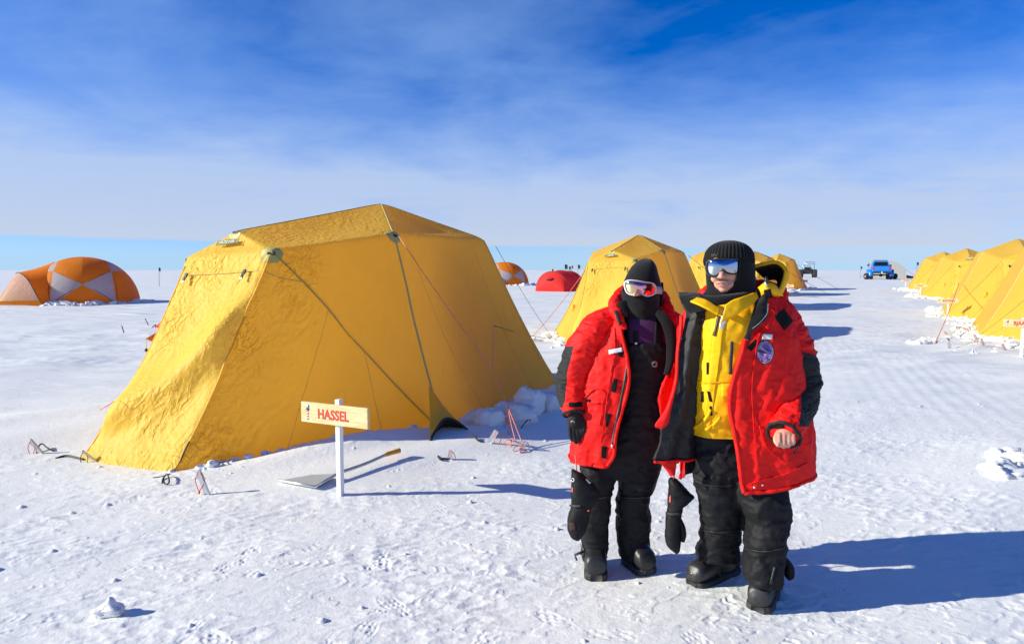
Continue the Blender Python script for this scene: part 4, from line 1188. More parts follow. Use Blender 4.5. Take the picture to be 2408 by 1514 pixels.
# marker flags
def flag(px, ytop, D, col, label, fl=.34, base=None):
    q = P(px, ytop, D); z = gz(q[0], D)
    r = empty('marker_flag', (q[0], D, z), 0, label, 'flag', 'bamboo marker flags')
    h = q[2] - z
    mobj('pole', *tube_vf([(0, 0, -.2), (.01 * h, 0, h)], .012 + D * .00012, 6), plain('bamboo', (.22, .16, .10), .6), r)
    V = []; n = 7
    for i in range(n):
        t = i / (n - 1)
        for k in range(4): V.append((.01 * h + fl * .55 * t * (1 if k < 2 else .9), .06 * math.sin(t * 5), h - fl * .9 * (k / 3) - .22 * fl * t))
    V += [(x, y + .01, z_) for x, y, z_ in V]
    fc = quads(n, 4, False); fc += [tuple(a + 4 * n for a in g[::-1]) for g in fc]
    mobj('cloth', V, fc, plain('flag_' + '_'.join(str(int(c * 100)) for c in col), col, .7), r)
BK = (.03, .035, .04); RD = (.62, .05, .04)
for px, yt, D, col, lab in ((373, 629, 58, BK, 'lone dark marker flag on the open snow right of the orange dome'), (1328, 621, 46, BK, 'dark flag on the thin pole before the red tunnel tent'), (1298, 632, 80, RD, 'small red flag left of the fuel drums'), (1338, 626, 85, BK, 'thin flag between the drums and the tall dark one'), (1344, 624, 90, RD, 'pale red flag high above the drums'), (1359, 622, 70, BK, 'dark flag beside the edge of the second yellow tent'),
        (2042, 619, 118, RD, 'red flag flying left of the blue truck'), (2024, 626, 110, BK, 'dark pole flag standing on the lane left of the blue truck'), (2156, 616, 90, BK, 'thin dark mast between the white shelter and the yellow tents')):
    flag(px, yt, D, col, lab, .42 if D > 60 else .34)
q = P(1330, 688, 45.6); bevel(mobj('sled_box', *box_vf(.34, .3, .42, (0, 0, .2)), m_black, smooth=False), .03).location = (q[0], 45.6, gz(q[0], 45.6)); tag(bpy.context.scene.objects['sled_box'], 'small black box at the foot of the flag pole before the red tent', 'box')

# ---- vehicles
m_blue = plain('blue_paint', (.01, .20, .72), .28, 0, .5, .04, coat=.6)
m_tyre = plain('tyre_rubber', (.022, .022, .023), .8, bump=.01, bs=18)
m_glass = plain('dark_glass', (.012, .014, .018), .08)
m_chrome = plain('steel', (.45, .45, .46), .3, .9)
m_lamp = plain('red_lamp_glass', (.55, .02, .02), .25)
def wheel(parent, x, y, r, w):
    n = 36; prof = [(.45, -.5), (.62, -.5), (.90, -.48), (.98, -.38), (1.0, -.2), (1.0, .2), (.98, .38), (.90, .48), (.62, .5), (.45, .5)]
    V = []
    for a, b in prof:
        for k in range(n):
            rr = a * r * (1 + (.022 if (k % 3 == 0 and a > .95) else 0)); t = 2 * PI * k / n
            V.append((b * w, rr * math.cos(t), rr * math.sin(t)))
    o = mobj('wheel', V, quads(len(prof), n), m_tyre, parent); o.location = (x, y, r)
    V = []
    for a, b in [(.0, -.42), (.18, -.42), (.22, -.34), (.40, -.34), (.46, -.46), (.46, .46), (.40, .34), (.22, .34), (.18, .42), (0, .42)]:
        for k in range(n): t = 2 * PI * k / n; V.append((b * w, a * r * math.cos(t), a * r * math.sin(t)))
    mobj('rim', V, quads(10, n), m_chrome, o)
    return o
def prism(prof, x0, x1, inset=None):
    """outline in (y, z) swept across x"""
    n = len(prof)
    V = [(x0, y, z) for y, z in prof] + [(x1, y, z) for y, z in prof]
    return np.array(V), [tuple(range(n)), tuple(range(2 * n - 1, n - 1, -1))] + [(i, i + n, (i + 1) % n + n, (i + 1) % n) for i in range(n)]
tq = P(2073, 654, 98.0)
truck = empty('pickup_truck', (tq[0], 98.0, gz(tq[0], 98)), math.radians(-24), 'bright blue pickup truck on oversize tyres seen from behind on the lane', 'truck')
k_ = 1.34
lower = [(0, .78), (0, 1.42), (.9, 1.44), (1.9, 1.44), (4.9, 1.38), (5.3, 1.2), (5.35, .80)]
bevel(mobj('body', *[(v * np.array([k_, k_, k_]), f) for v, f in [prism(lower, -.92, .92)]][0], m_blue, truck, smooth=False), .10, 3)
cab = [(1.55, 1.42), (1.85, 1.96), (3.35, 1.98), (4.05, 1.42)]
V, f = prism(cab, -.86, .86); V[:, 0] *= np.where(V[:, 2] > 1.7, .82, 1)
cb = bevel(mobj('cab', V * k_, f, m_blue, truck, smooth=False), .09, 3)
mobj('rear_window', np.array([(-.70, 1.60, 1.47), (.70, 1.60, 1.47), (.60, 1.80, 1.88), (-.60, 1.80, 1.88)]) * k_ + np.array([0, -.05, .0]), [(0, 1, 2, 3)], m_glass, cb, smooth=False)
for s_ in (-1, 1):
    mobj('side_window', np.array([(s_ * .83, 1.9, 1.48), (s_ * .83, 3.7, 1.48), (s_ * .725, 3.2, 1.88), (s_ * .725, 1.98, 1.88)]) * k_ + np.array([s_ * .03, 0, 0]), [(0, 1, 2, 3)], m_glass, cb, smooth=False)
    for y_ in (1.05, 4.25):
        wheel(truck, s_ * .93 * k_, y_ * k_, .62, .48)
        a = np.linspace(-.2, PI + .2, 15)
        V = []
        for xx in (.78, 1.20):
            for rr in (.70, .78):
                for t in a: V.append((s_ * xx * k_, y_ * k_ + rr * math.cos(t), .66 + rr * math.sin(t)))
        n = 15; f = []
        for i in range(n - 1): f += [(n + i, n + i + 1, 3 * n + i + 1, 3 * n + i), (i, 2 * n + i, 2 * n + i + 1, i + 1), (2 * n + i, 3 * n + i, 3 * n + i + 1, 2 * n + i + 1), (i, i + 1, n + i + 1, n + i)]
        mobj('wheel_arch', V, f, m_blue, truck)
    mobj('tail_lamp', *box_vf(.16 * k_, .06, .30 * k_, (s_ * .83 * k_, -.03, 1.20 * k_)), m_lamp, truck, smooth=False)
    bevel(mobj('mirror', *box_vf(.22 * k_, .09, .15 * k_, (s_ * 1.10 * k_, 3.55 * k_, 1.52 * k_)), m_black, truck, smooth=False), .03)
bevel(mobj('tailgate', *box_vf(1.40 * k_, .05, .50 * k_, (0, -.035, 1.15 * k_)), m_blue, truck, smooth=False), .03)
bevel(mobj('bumper', *box_vf(1.75 * k_, .22, .17 * k_, (0, -.12, .74 * k_)), m_black, truck, smooth=False), .03)
bevel(mobj('number_plate', *box_vf(.12 * k_, .02, .16 * k_, (0, -.25, .74 * k_)), m_white, truck, smooth=False), .006)
bevel(mobj('light_bar', *box_vf(1.35 * k_, .14, .09 * k_, (0, 2.1 * k_, 2.04 * k_)), m_black, truck, smooth=False), .03)
mobj('axle', *tube_vf([(-1.1, 1.05 * k_, .62), (1.1, 1.05 * k_, .62)], .09, 10), m_black, truck)
mobj('axle', *tube_vf([(-1.1, 4.25 * k_, .62), (1.1, 4.25 * k_, .62)], .09, 10), m_black, truck)
mobj('differential', *sphere_vf((0, 1.05 * k_, .60), (.26, .22, .22)), m_black, truck)
bq = P(1900, 648, 125.0)
bug = empty('snow_buggy', (bq[0], 125, gz(bq[0], 125)), math.radians(-20), 'open black buggy on huge tyres with a tube rack, far up the lane', 'buggy')
for s_ in (-1, 1):
    for y_ in (0, 2.6): wheel(bug, s_ * 1.15, y_, .72, .72)
hull = [(-.4, .75), (-.55, 1.25), (.2, 1.55), (1.4, 1.42), (2.6, 1.35), (3.3, .95), (2.6, .62), (.3, .62)]
bevel(mobj('hull', *prism(hull, -.80, .80), m_black, bug, smooth=False), .10, 3)
bevel(mobj('seat', *box_vf(1.2, .4, .5, (0, .9, 1.60)), m_black, bug, smooth=False), .08)
for nm, x0, x1, y_, h in (('rear_rack', -1.0, .35, -.2, 2.15), ('roll_bar', -.55, 1.1, 1.3, 2.75)):
    mobj(nm, *tube_vf([(x0, y_, 1.2), (x0, y_, h), (x0 + .05, y_, h + .03), (x1 - .05, y_, h + .03), (x1, y_, h), (x1, y_, 1.2)], .045, 8), m_chrome, bug)
    mobj(nm, *tube_vf([(x0, y_, h - .28), (x1, y_, h - .28)], .035, 8), m_chrome, bug)
mobj('axle', *tube_vf([(-1.1, 0, .72), (1.1, 0, .72)], .10, 10), m_black, bug)
mobj('axle', *tube_vf([(-1.1, 2.6, .72), (1.1, 2.6, .72)], .10, 10), m_black, bug)
# white shelter
wq = P(2090, 651, 112.0)
shel = empty('white_shelter', (wq[0], 112, gz(wq[0], 112)), math.radians(-30), 'pale grey arched fabric shelter with a white crest behind the blue truck', 'shelter')
m_shel = tent_fabric('pale_shelter_cloth', (.46, .46, .45), .3, .2)
m_shw = tent_fabric('white_shelter_cloth', (.80, .80, .80), .3, .2)
n = 29; rows = []; L_ = 7.0
for i in range(13):
    s_ = i / 12
    rows.append(np.array([(2.5 * math.cos(PI * k / (n - 1)), s_ * L_, 2.75 * math.sin(PI * k / (n - 1)) ** .8 * (1 - .03 * abs(math.sin(s_ * PI * 3)))) for k in range(n)]))
rows = np.array(rows)
fa = [g for g in quads(13, n, False)]
sel = lambda a, b: [g for i, g in enumerate(fa) if a <= i % (n - 1) < b]
mobj('canopy', rows.reshape(-1, 3), sel(0, 9) + sel(19, 28), m_shel, shel)
mobj('crest', rows.reshape(-1, 3), sel(9, 19), m_shw, shel)
e = rows[0]; mobj('end_wall', np.concatenate([e, e * np.array([1, 1, 0])]) + np.array([0, .03, 0]), quads(2, n, False), m_shel, shel, smooth=False)
for s_ in (-1, 1): mobj('guy_line', *tube_vf([(s_ * 2.2, 0, 1.5), (s_ * 4.2, -.5, .02)], .02, 6), m_cordblk, shel)
mobj('side_flap', [(2.5, 0, .02), (5.0, .2, .02), (4.6, 2.2, .02), (2.5, 2.4, .5)], [(0, 1, 2, 3)], m_pole, shel, smooth=False)
def small(name, px, py, D, build, label, cat):
    q = P(px, py, D); r = empty(name, (q[0], D, gz(q[0], D)), 0, label, cat); build(r); return r
small('spare_wheel', 2038, 651, 100, lambda r: wheel(r, 0, 0, .46, .55), 'black spare wheel standing on the snow left of the blue truck', 'wheel')
def bd(r):
    prof = [(0, 0), (.29, 0), (.29, .3), (.305, .32), (.29, .34), (.29, .86), (.27, .88), (0, .86)]
    V = [(a * math.cos(2 * PI * k / 20), a * math.sin(2 * PI * k / 20), b) for a, b in prof for k in range(20)]
    mobj('barrel', V, quads(len(prof), 20), plain('drum_mint', (.05, .40, .12), .45), r); mobj('bung', *tube_vf([(.1, -.1, .86), (.1, -.1, .9)], .05, 8), m_lamp, r)
small('fuel_drum', 2046, 652, 102, bd, 'single green drum between the spare wheel and the blue truck', 'drum')
small('cargo_wheel', 2104, 653, 104, lambda r: wheel(r, 0, 0, .42, .5), 'dark wheel lying by the right tyre of the blue truck', 'wheel')
# ================================================================ people
from mathutils.bvhtree import BVHTree
fv_ = np.array([0, math.cos(PT), -math.sin(PT)]); uv_ = np.array([0, math.sin(PT), math.cos(PT)])
def px_of(V):
    q = np.asarray(V, float) - np.array([0, 0, CAMH]); d = q @ fv_
    return np.stack([1204 + F * q[:, 0] / d, 757 - F * (q @ uv_) / d], 1)
def fnorm(V, Q):
    Q = np.array([f[:4] if len(f) >= 4 else (*f, f[-1]) for f in Q])
    w = np.cross(V[Q[:, 2]] - V[Q[:, 0]], V[Q[:, 3]] - V[Q[:, 1]])
    nr = np.zeros_like(V)
    for k in range(4): np.add.at(nr, Q[:, k], w)
    return nr / (np.linalg.norm(nr, axis=1)[:, None] + 1e-12)
def crumple(V, Q, amp, sc=(9, 9, 9), seed=0, oct=3, rid=.6, mask=None, fine=True):
    if fine and mask is None and amp > .0075: V = crumple(V, Q, amp * .34, tuple(k * 2.3 for k in sc), seed + 71, 2, .85, None, False)
    nr = fnorm(V, Q)
    cen = V.mean(0); 
    if ((V - cen) * nr).sum() < 0: nr = -nr
    p = V * np.asarray(sc, float)
    w = rid * (ridge3(p + .6 * noise3(V * 4, seed)[:, None], oct, seed) - 1.0) + (1 - rid) * fbm3(p * .6, oct, seed + 5)
    if mask is not None: w = w * mask
    return V + nr * (amp * w)[:, None]
class Fig:
    def __init__(s, D, loc, label, rz=0):
        s.D = D; s.loc = np.array(loc, float)
        s.o = empty('person', loc, 0, label, 'person')
    def part(s, name, V, Fc, mats, parent=None, mi=None, smooth=True):
        return mobj(name, np.asarray(V) - s.loc, Fc, mats, parent or s.o, mi, smooth)
    def rows(s, rows, n):
        """rows: (y, xl, xr, dc, hd) picture rows -> smooth (cx, cy, cz, hw, hd)"""
        K = []
        for y, xl, xr, dc, hd in rows:
            a = P(xl, y, s.D + dc); b = P(xr, y, s.D + dc)
            K.append([*((a + b) / 2), (b[0] - a[0]) / 2, hd])
        return catmull(K, n)
    def loft(s, rows, n=60, nu=64, e=.85, cap=True):
        R = s.rows(rows, n); ph = np.arange(nu) * 2 * PI / nu
        cs, sn = np.sin(ph), -np.cos(ph)
        cx = np.sign(cs) * np.abs(cs) ** e; cy = np.sign(sn) * np.abs(sn) ** e
        V = np.stack([R[:, :1] + R[:, 3:4] * cx, R[:, 1:2] + R[:, 4:5] * cy, np.repeat(R[:, 2:3], nu, 1)], -1).reshape(-1, 3)
        Q = quads(n, nu)
        if cap: Q = Q + [tuple(range(nu)), tuple(range((n - 1) * nu, n * nu))[::-1]]
        return V, Q
    def shell(s, rows, n=80, nu=110, e=.85, hem=None):
        """rows: (y, xl, xr, dc, hd, front edge right x, front edge left x) open coat body"""
        K = []
        for y, xl, xr, dc, hd, fr, fl in rows:
            a = P(xl, y, s.D + dc); b = P(xr, y, s.D + dc); hw = (b[0] - a[0]) / 2
            zf = s.D + dc - hd * .9
            pr = math.asin(max(-.99, min(.99, (P(fr, y, zf)[0] - (a[0] + b[0]) / 2) / hw)))
            pl = -PI / 2 - .15 if fl is None else math.asin(max(-.99, min(.99, (P(fl, y, zf)[0] - (a[0] + b[0]) / 2) / hw)))
            K.append([*((a + b) / 2), hw, hd, pr, pl + 2 * PI])
        R = catmull(K, n)
        t = np.linspace(0, 1, nu)[None, :]
        ph = R[:, 5:6] * (1 - t) + R[:, 6:7] * t
        cs, sn = np.sin(ph), -np.cos(ph)
        cx = np.sign(cs) * np.abs(cs) ** e; cy = np.sign(sn) * np.abs(sn) ** e
        z = np.repeat(R[:, 2:3], nu, 1)
        if hem is not None:
            v = np.linspace(0, 1, n)[:, None]; z = z + v ** 3 * hem(ph)
        V = np.stack([R[:, :1] + R[:, 3:4] * cx, R[:, 1:2] + R[:, 4:5] * cy, z], -1).reshape(-1, 3)
        return V, quads(n, nu, False), n, nu
    def tube(s, keys, n=60, nu=40, flat=1.0):
        """keys: (x, y, D, r in picture px)"""
        K = [[*P(x, y, D), r * D / F] for x, y, D, r in keys]
        S = catmull(K, n)
        return tube_vf(S[:, :3], S[:, 3], nu, True, flat, up=np.array([0, -1.0, 0]))
    def sheet(s, left, right, n=50, m=24, bulge=0.0, fold=0.0, ff=3):
        """left, right: (x, y, D) edge curves"""
        A = catmull([P(*k) for k in left], n); B = catmull([P(*k) for k in right], n)
        t = np.linspace(0, 1, m)[None, :, None]
        V = A[:, None] * (1 - t) + B[:, None] * t
        tt = t[..., 0]; vv = np.linspace(0, 1, n)[:, None]
        V[..., 1] += -bulge * np.sin(PI * tt) + fold * np.sin(tt * PI * 2 * ff + vv * 2.2) * np.sin(PI * tt) * (.3 + .7 * vv)
        return V.reshape(-1, 3), quads(n, m, False)
def two_sided(V, Q, th, n, m):
    """gives a sheet real thickness; returns verts, faces, material index (0 outer, 1 inner, 0 rim)"""
    nr = fnorm(V, Q); k = len(V)
    W = np.concatenate([V, V - nr * th])
    rim = [j for j in range(m)] + [i * m + m - 1 for i in range(1, n)] + [(n - 1) * m + j for j in range(m - 2, -1, -1)] + [i * m for i in range(n - 2, 0, -1)]
    f = list(Q) + [tuple(i + k for i in q[::-1]) for q in Q]
    mi = [0] * len(Q) + [1] * len(Q)
    for a, b in zip(rim, rim[1:] + rim[:1]): f.append((b, a, a + k, b + k)); mi.append(0)
    return W, f, mi
def remesh(name, mb, vox, mat, fig, smooth=4, parent=None, extra=None):
    o = mb.build('tmp', [mat], None); 
    m = o.modifiers.new('r', 'REMESH'); m.mode = 'VOXEL'; m.voxel_size = vox
    q = o.modifiers.new('s', 'SMOOTH'); q.factor = .5; q.iterations = smooth
    dg = bpy.context.evaluated_depsgraph_get(); me = bpy.data.meshes.new_from_object(o.evaluated_get(dg))
    V = np.empty(len(me.vertices) * 3); me.vertices.foreach_get('co', V); V = V.reshape(-1, 3)
    Fc = [tuple(p.vertices) for p in me.polygons]
    bpy.data.objects.remove(o); bpy.data.meshes.remove(me)
    return V, Fc
def bvh(objs):
    V = []; Fc = []; n = 0
    for o in objs:
        loc = np.zeros(3); p = o
        while p is not None: loc = loc + np.array(p.location); p = p.parent
        v = np.empty(len(o.data.vertices) * 3); o.data.vertices.foreach_get('co', v); v = v.reshape(-1, 3) + loc
        V += [Vector(x) for x in v]; Fc += [tuple(i + n for i in q.vertices) for q in o.data.polygons]; n += len(v)
    return BVHTree.FromPolygons(V, Fc)
def cast(T, x, y, off, fallback=None):
    r = ray(x, y); r = r / np.linalg.norm(r)
    h = T.ray_cast(Vector((0, 0, CAMH)), Vector(r), 60)
    if h[0] is None: return None
    return np.array(h[0]) - r * off
def decal(fig, name, T, quad, mat, off=.003, n=8, m=8, th=.003, parent=None):
    """a sewn-on patch; quad: 4 picture corners, laid onto the cloth under it"""
    q = np.array(quad, float); V = []; last = None
    for i in range(n + 1):
        for j in range(m + 1):
            s_, t_ = j / m, i / n
            p = (1 - s_) * (1 - t_) * q[0] + s_ * (1 - t_) * q[1] + s_ * t_ * q[2] + (1 - s_) * t_ * q[3]
            c = cast(T, *p, off)
            if c is None: c = last if last is not None else P(*p, fig.D)
            V.append(c); last = c
    V = np.array(V); Q = quads(n + 1, m + 1, False)
    W, f, mi = two_sided(V, Q, -th, n + 1, m + 1)
    return fig.part(name, W, f, mat, parent)
def decal_mesh(fig, name, T, V2, Fc, mat, off, parent=None):
    V = []; last = None
    for p in V2:
        c = cast(T, *p, off)
        if c is None: c = last if last is not None else P(*p, fig.D)
        V.append(c); last = c
    return fig.part(name, V, Fc, mat, parent, smooth=False)
def strip(fig, name, T, keys, w, mat, off=.004, n=30, th=.003, parent=None):
    """seam, zip or flap edge along a picture curve"""
    S = catmull([k for k in keys], n); V = []; last = None
    d = np.gradient(S, axis=0); d /= np.linalg.norm(d, axis=1)[:, None]; nn = np.stack([-d[:, 1], d[:, 0]], 1)
    for p, q in zip(S, nn):
        for k in (-.5, 0, .5):
            c = cast(T, *(p + q * w * k), off)
            if c is None: c = last if last is not None else P(*p, fig.D)
            V.append(c); last = c
    V = np.array(V); Q = quads(n, 3, False)
    W, f, mi = two_sided(V, Q, -th, n, 3)
    return fig.part(name, W, f, mat, parent)

m_redp = cloth('red_parka_shell', (.80, .012, .010), .62, 0, 900, .0004, 17, .013, .18)
m_blkl = cloth('black_quilted_lining', (.016, .016, .017), .6, .0, 700, .0005, 11, .010)
m_blkp = cloth('black_ski_cloth', (.0085, .0085, .0105), .66, .0, 800, .0004, 12, .013, .22)
m_fleece = cloth('black_fleece', (.010, .010, .011), .95, .15, 420, .0022, 7, .005, .1)
m_patch = cloth('black_wear_patch', (.016, .016, .016), .75, 0, 900, .0006, 8, .003)
m_velcro = cloth('black_velcro', (.010, .010, .010), .95, .05, 500, .002, 6, .001, .1)
m_yelj = cloth('yellow_jacket_shell', (.90, .47, .004), .58, 0, 900, .0004, 15, .011, .18)
m_purple = cloth('purple_fleece', (.055, .009, .065), .9, .1, 400, .0015, 7, .004)
m_knit = cloth('black_rib_knit', (.010, .010, .011), .9, .15, 300, .002, 5, .001, .1)
m_boot = plain('black_boot_rubber', (.020, .020, .021), .38, bump=.0008, bs=300)
m_sole = plain('boot_sole', (.03, .03, .03), .7)
m_zip = plain('zip_tape', (.02, .02, .02), .5)
def skin_mat():
    m, nt, out = nodes('skin')
    p = N(nt, 'ShaderNodeBsdfPrincipled')
    v = coords(nt); n = noise_n(nt, v, 26, 4); n2 = noise_n(nt, v, 9, 2)
    c = mixc(nt, n, (.58, .275, .185), (.67, .36, .25)); c = mixc(nt, maprange(nt, n2, .5, .75, 0, .5), c, (.62, .23, .16))
    L(nt, c, p.inputs['Base Color']); p.inputs['Roughness'].default_value = .48
    p.inputs['Subsurface Weight'].default_value = .15; p.inputs['Subsurface Radius'].default_value = (.012, .004, .002); p.inputs['Subsurface Scale'].default_value = .6
    L(nt, bump_n(nt, noise_n(nt, v, 500, 2), .25, .0006), p.inputs['Normal']); L(nt, p.outputs[0], out.inputs[0]); return m
m_skin = skin_mat(); m_lip = plain('lips', (.56, .22, .18), .4); m_teeth = plain('teeth', (.46, .40, .34), .35); m_mouth = plain('mouth_line', (.10, .02, .018), .6)
m_hair = plain('greying_black_hair', (.06, .055, .055), .5, bump=.002, bs=200)
def lens_mat(name, cols, axis_scale):
    m, nt, out = nodes(name)
    p = N(nt, 'ShaderNodeBsdfPrincipled'); p.inputs['Metallic'].default_value = 1.0; p.inputs['Roughness'].default_value = .045
    t = nt.nodes.new('ShaderNodeTexCoord'); sp = nt.nodes.new('ShaderNodeSeparateXYZ'); L(nt, t.outputs['Generated'], sp.inputs[0])
    r = nt.nodes.new('ShaderNodeValToRGB'); cr = r.color_ramp
    for k, (a, c) in enumerate(cols):
        if k < 2: cr.elements[k].position = a; cr.elements[k].color = (*c, 1)
        else: e = cr.elements.new(a); e.color = (*c, 1)
    f = math_n(nt, 'ADD', math_n(nt, 'MULTIPLY', sp.outputs[0], axis_scale), math_n(nt, 'MULTIPLY', sp.outputs[2], 1 - axis_scale))
    L(nt, f, r.inputs[0]); L(nt, r.outputs[0], p.inputs['Base Color']); L(nt, p.outputs[0], out.inputs[0]); return m
m_lensb = lens_mat('silver_mirror_lens', [(0, (.42, .45, .48)), (1, (.32, .46, .75)), (.5, (.40, .45, .55))], .15)
m_lensr = lens_mat('rainbow_mirror_lens', [(0, (.35, .62, .70)), (1, (.80, .38, .05)), (.16, (.75, .68, .28)), (.38, (.78, .38, .40)), (.62, (.70, .25, .45)), (.82, (.85, .36, .20))], .78)

# ---- boots, gloves
def boot(fig, toe, heel, shaft_top, name='boot', W=.056, snow=True):
    """toe, heel: points on the snow; the shaft leads up to shaft_top"""
    toe = np.array(toe, float); heel = np.array(heel, float); ax = toe - heel; ax[2] = 0; Ls = np.linalg.norm(ax); ax /= Ls
    sd = np.array([-ax[1], ax[0], 0]); g = (toe[2] + heel[2]) / 2
    def sec(t, w, h, z0, n=22, pw=.75):
        r = []
        for k in range(n):
            a = 2 * PI * k / n; c, s_ = math.cos(a), math.sin(a)
            x = math.copysign(abs(c) ** pw, c) * w; z = (math.copysign(abs(s_) ** pw, s_) * .5 + .5) * h + z0
            r.append(heel + ax * t * Ls + sd * x + np.array([0, 0, g - heel[2] + z]))
        return r
    K = [(.0, .018, .05, .03), (.02, .036, .09, .025), (.10, .045, .16, .025), (.25, .049, .20, .025), (.40, .050, .185, .025), (.52, .050, .150, .025), (.66, .054, .118, .025), (.80, .056, .100, .025), (.90, .054, .092, .025), (.97, .048, .078, .025), (1.0, .036, .060, .027), (1.022, .022, .036, .036), (1.028, .002, .004, .05)]
    S = catmull([[t, w * W / .056, h * 1.12, z] for t, w, h, z in K], 40)
    V = np.concatenate([sec(*r) for r in S]); Q = quads(40, 22) + [tuple(range(22)), tuple(range(39 * 22, 40 * 22))[::-1]]
    o = fig.part(name, V, Q, m_boot)
    # lug sole
    S = catmull([[t, w * W / .056 + .002] for t, w, *_ in K], 50); V = []
    for t, w in S:
        w = max(w, .030); bulge = .004 * (1 if int(t * 24) % 2 else -.3)
        c = heel + ax * t * Ls + np.array([0, 0, g - heel[2]])
        for x, z in ((-w, .034), (-w - .002, .018), (-w + bulge * .5, -.012), (w - bulge * .5, -.012), (w + .002, .018), (w, .034)): V.append(c + sd * x + np.array([0, 0, z]))
    fig.part('sole', V, quads(50, 6) + [tuple(range(6)), tuple(range(294, 300))[::-1]], m_sole, o)
    # shaft
    b = heel + ax * .30 * Ls + np.array([0, 0, g - heel[2] + .12]); tp = np.array(shaft_top, float)
    Vs, Qs = tube_vf(catmull([b, (b + tp) / 2, tp], 16), np.linspace(.066, .078, 16), 24)
    fig.part('shaft', Vs, Qs, m_boot, o)
    # seam over the instep
    pts = []
    for k in range(15):
        a = PI * k / 14; t = .56
        pts.append(heel + ax * (t + .05 * math.sin(a)) * Ls + sd * (-.053 * math.cos(a)) + np.array([0, 0, g - heel[2] + .03 + .112 * math.sin(a) ** .6]))
    fig.part('welt', *tube_vf(pts, .004, 6), m_sole, o)
    if snow:
        v, f = lump_vf((0, 0, 0), (.026, .020, .010), 5, 14, .5)
        fig.part('snow_crust', v + toe - ax * .020 + np.array([0, 0, .072]) + sd * .01, f, snow_mat(), o)
        for k in range(5):
            v, f = lump_vf((0, 0, 0), (.010, .006, .005), k + 2, 8, .4)
            a = -1.1 + .5 * k
            fig.part('snow_crust', v + toe - ax * (.05 - .047 * math.cos(a)) + sd * math.sin(a) * .058 + np.array([0, 0, .026]), f, snow_mat(), o)
    return o
def capsule(mb, pts, r, n=12):
    pts = np.array(pts, float); mb.add(*tube_vf(catmull(pts, max(8, len(pts) * 5)) if len(pts) > 2 else pts, r if np.isscalar(r) else np.interp(np.linspace(0, 1, max(8, len(pts) * 5) if len(pts) > 2 else 2), np.linspace(0, 1, len(r)), r), n))
    rr = [r, r] if np.isscalar(r) else [r[0], r[-1]]
    mb.add(*sphere_vf(pts[0], rr[0], 12, 8)); mb.add(*sphere_vf(pts[-1], rr[1], 12, 8))
def goggles(fig, outline, c, Df, fmat, lmat, inset=.86, curve=.045, half=46.0, strap_pts=None, smat=None, fr=.0075):
    out = np.array(outline, float); m = 60
    cl = catmull(np.concatenate([out, out[:1]]), m + 1)[:-1]
    cx, cy = c
    def dep(x): return Df + curve * ((x - cx) / half) ** 2
    def W(p, d=0.0): return P(p[0], p[1], dep(p[0]) + d)
    ring0 = np.array([W(p) for p in cl]); inn = np.array([cx, cy]) + (cl - np.array([cx, cy])) * np.array([.90, inset])
    ring1 = np.array([W(p, .004) for p in inn])
    back = np.array([W(np.array([cx, cy]) + (p - np.array([cx, cy])) * 1.0, .045) for p in cl])
    rings = [ring1, np.array([W(lerp(p, q, .35), -.005) for p, q in zip(inn, cl)]), np.array([W(lerp(p, q, .8), -.005) for p, q in zip(inn, cl)]), ring0 + np.array([0, .006, 0]), back]
    g = fig.part('goggles', np.concatenate(rings), quads(5, m), fmat)
    V = []; nr = 14
    for i in range(nr + 1):
        t = i / nr
        for p in inn:
            q = np.array([cx, cy]) + (p - np.array([cx, cy])) * (1.03 * max(t, .001))
            V.append(W(q, .002 - .012 * (1 - t ** 2)))
    fig.part('lens', V, quads(nr + 1, m), lmat, g)
    if strap_pts:
        K = catmull([P(*k) for k in strap_pts], 24)
        hh = .019; V = []
        for q in K: V += [q + np.array([0, 0, -hh]), q + np.array([.002, -.003, 0]), q + np.array([0, 0, hh])]
        Wv, f, mi = two_sided(np.array(V), quads(24, 3, False), .003, 24, 3)
        fig.part('strap', Wv, f, smat or fmat, g)
    return g
# ---------------------------------------------------------------- the person in the yellow jacket
gm = [G(1670, 1384), G(1790, 1441)]
MAN = Fig(3.40, (G(1730, 1400)[0], 3.40, 0), 'smiling person in ribbed black beanie and mirrored goggles, open red parka over yellow jacket')
f = MAN; D = f.D
# body: one continuous surface
mb = MB()
def E(x, y, d, rx, ry, rz): mb.add(*sphere_vf(P(x, y, d), (rx, ry, rz), 24, 16))
E(1714, 622, 3.435, .078, .098, .110)      # skull
E(1707, 648, 3.395, .064, .072, .070)      # face
E(1704, 668, 3.375, .052, .060, .044)      # jaw
E(1702, 680, 3.338, .024, .022, .018)      # chin
E(1682, 655, 3.342, .022, .020, .022); E(1722, 655, 3.350, .023, .020, .022)    # cheeks
capsule(mb, [P(1699, 622, 3.325), P(1697, 640, 3.308), P(1696, 650, 3.292)], [.010, .012, .0135])   # nose
E(1690, 651.5, 3.308, .009, .010, .007); E(1702.5, 651.5, 3.308, .009, .010, .007)
capsule(mb, [P(1683, 666, 3.333), P(1694, 663.5, 3.318), P(1702, 664, 3.316), P(1710, 663.5, 3.320), P(1719, 664.5, 3.338)], .0062)   # upper lip
capsule(mb, [P(1685, 669, 3.333), P(1695, 672, 3.318), P(1702, 673, 3.316), P(1709, 672, 3.320), P(1717, 668, 3.337)], .0068)
E(1684, 612, 3.345, .02, .018, .012); E(1722, 612, 3.352, .02, .018, .012)
E(1672, 634, 3.45, .008, .018, .026); E(1758, 634, 3.46, .008, .018, .026)   # ears
capsule(mb, [P(1714, 668, 3.43), P(1716, 715, 3.45)], .058)
capsule(mb, [P(1718, 725, 3.44), P(1715, 800, 3.43), P(1712, 900, 3.43), P(1712, 985, 3.42)], [.12, .14, .13, .13])
capsule(mb, [P(1655, 735, 3.45), P(1780, 735, 3.45)], .065)
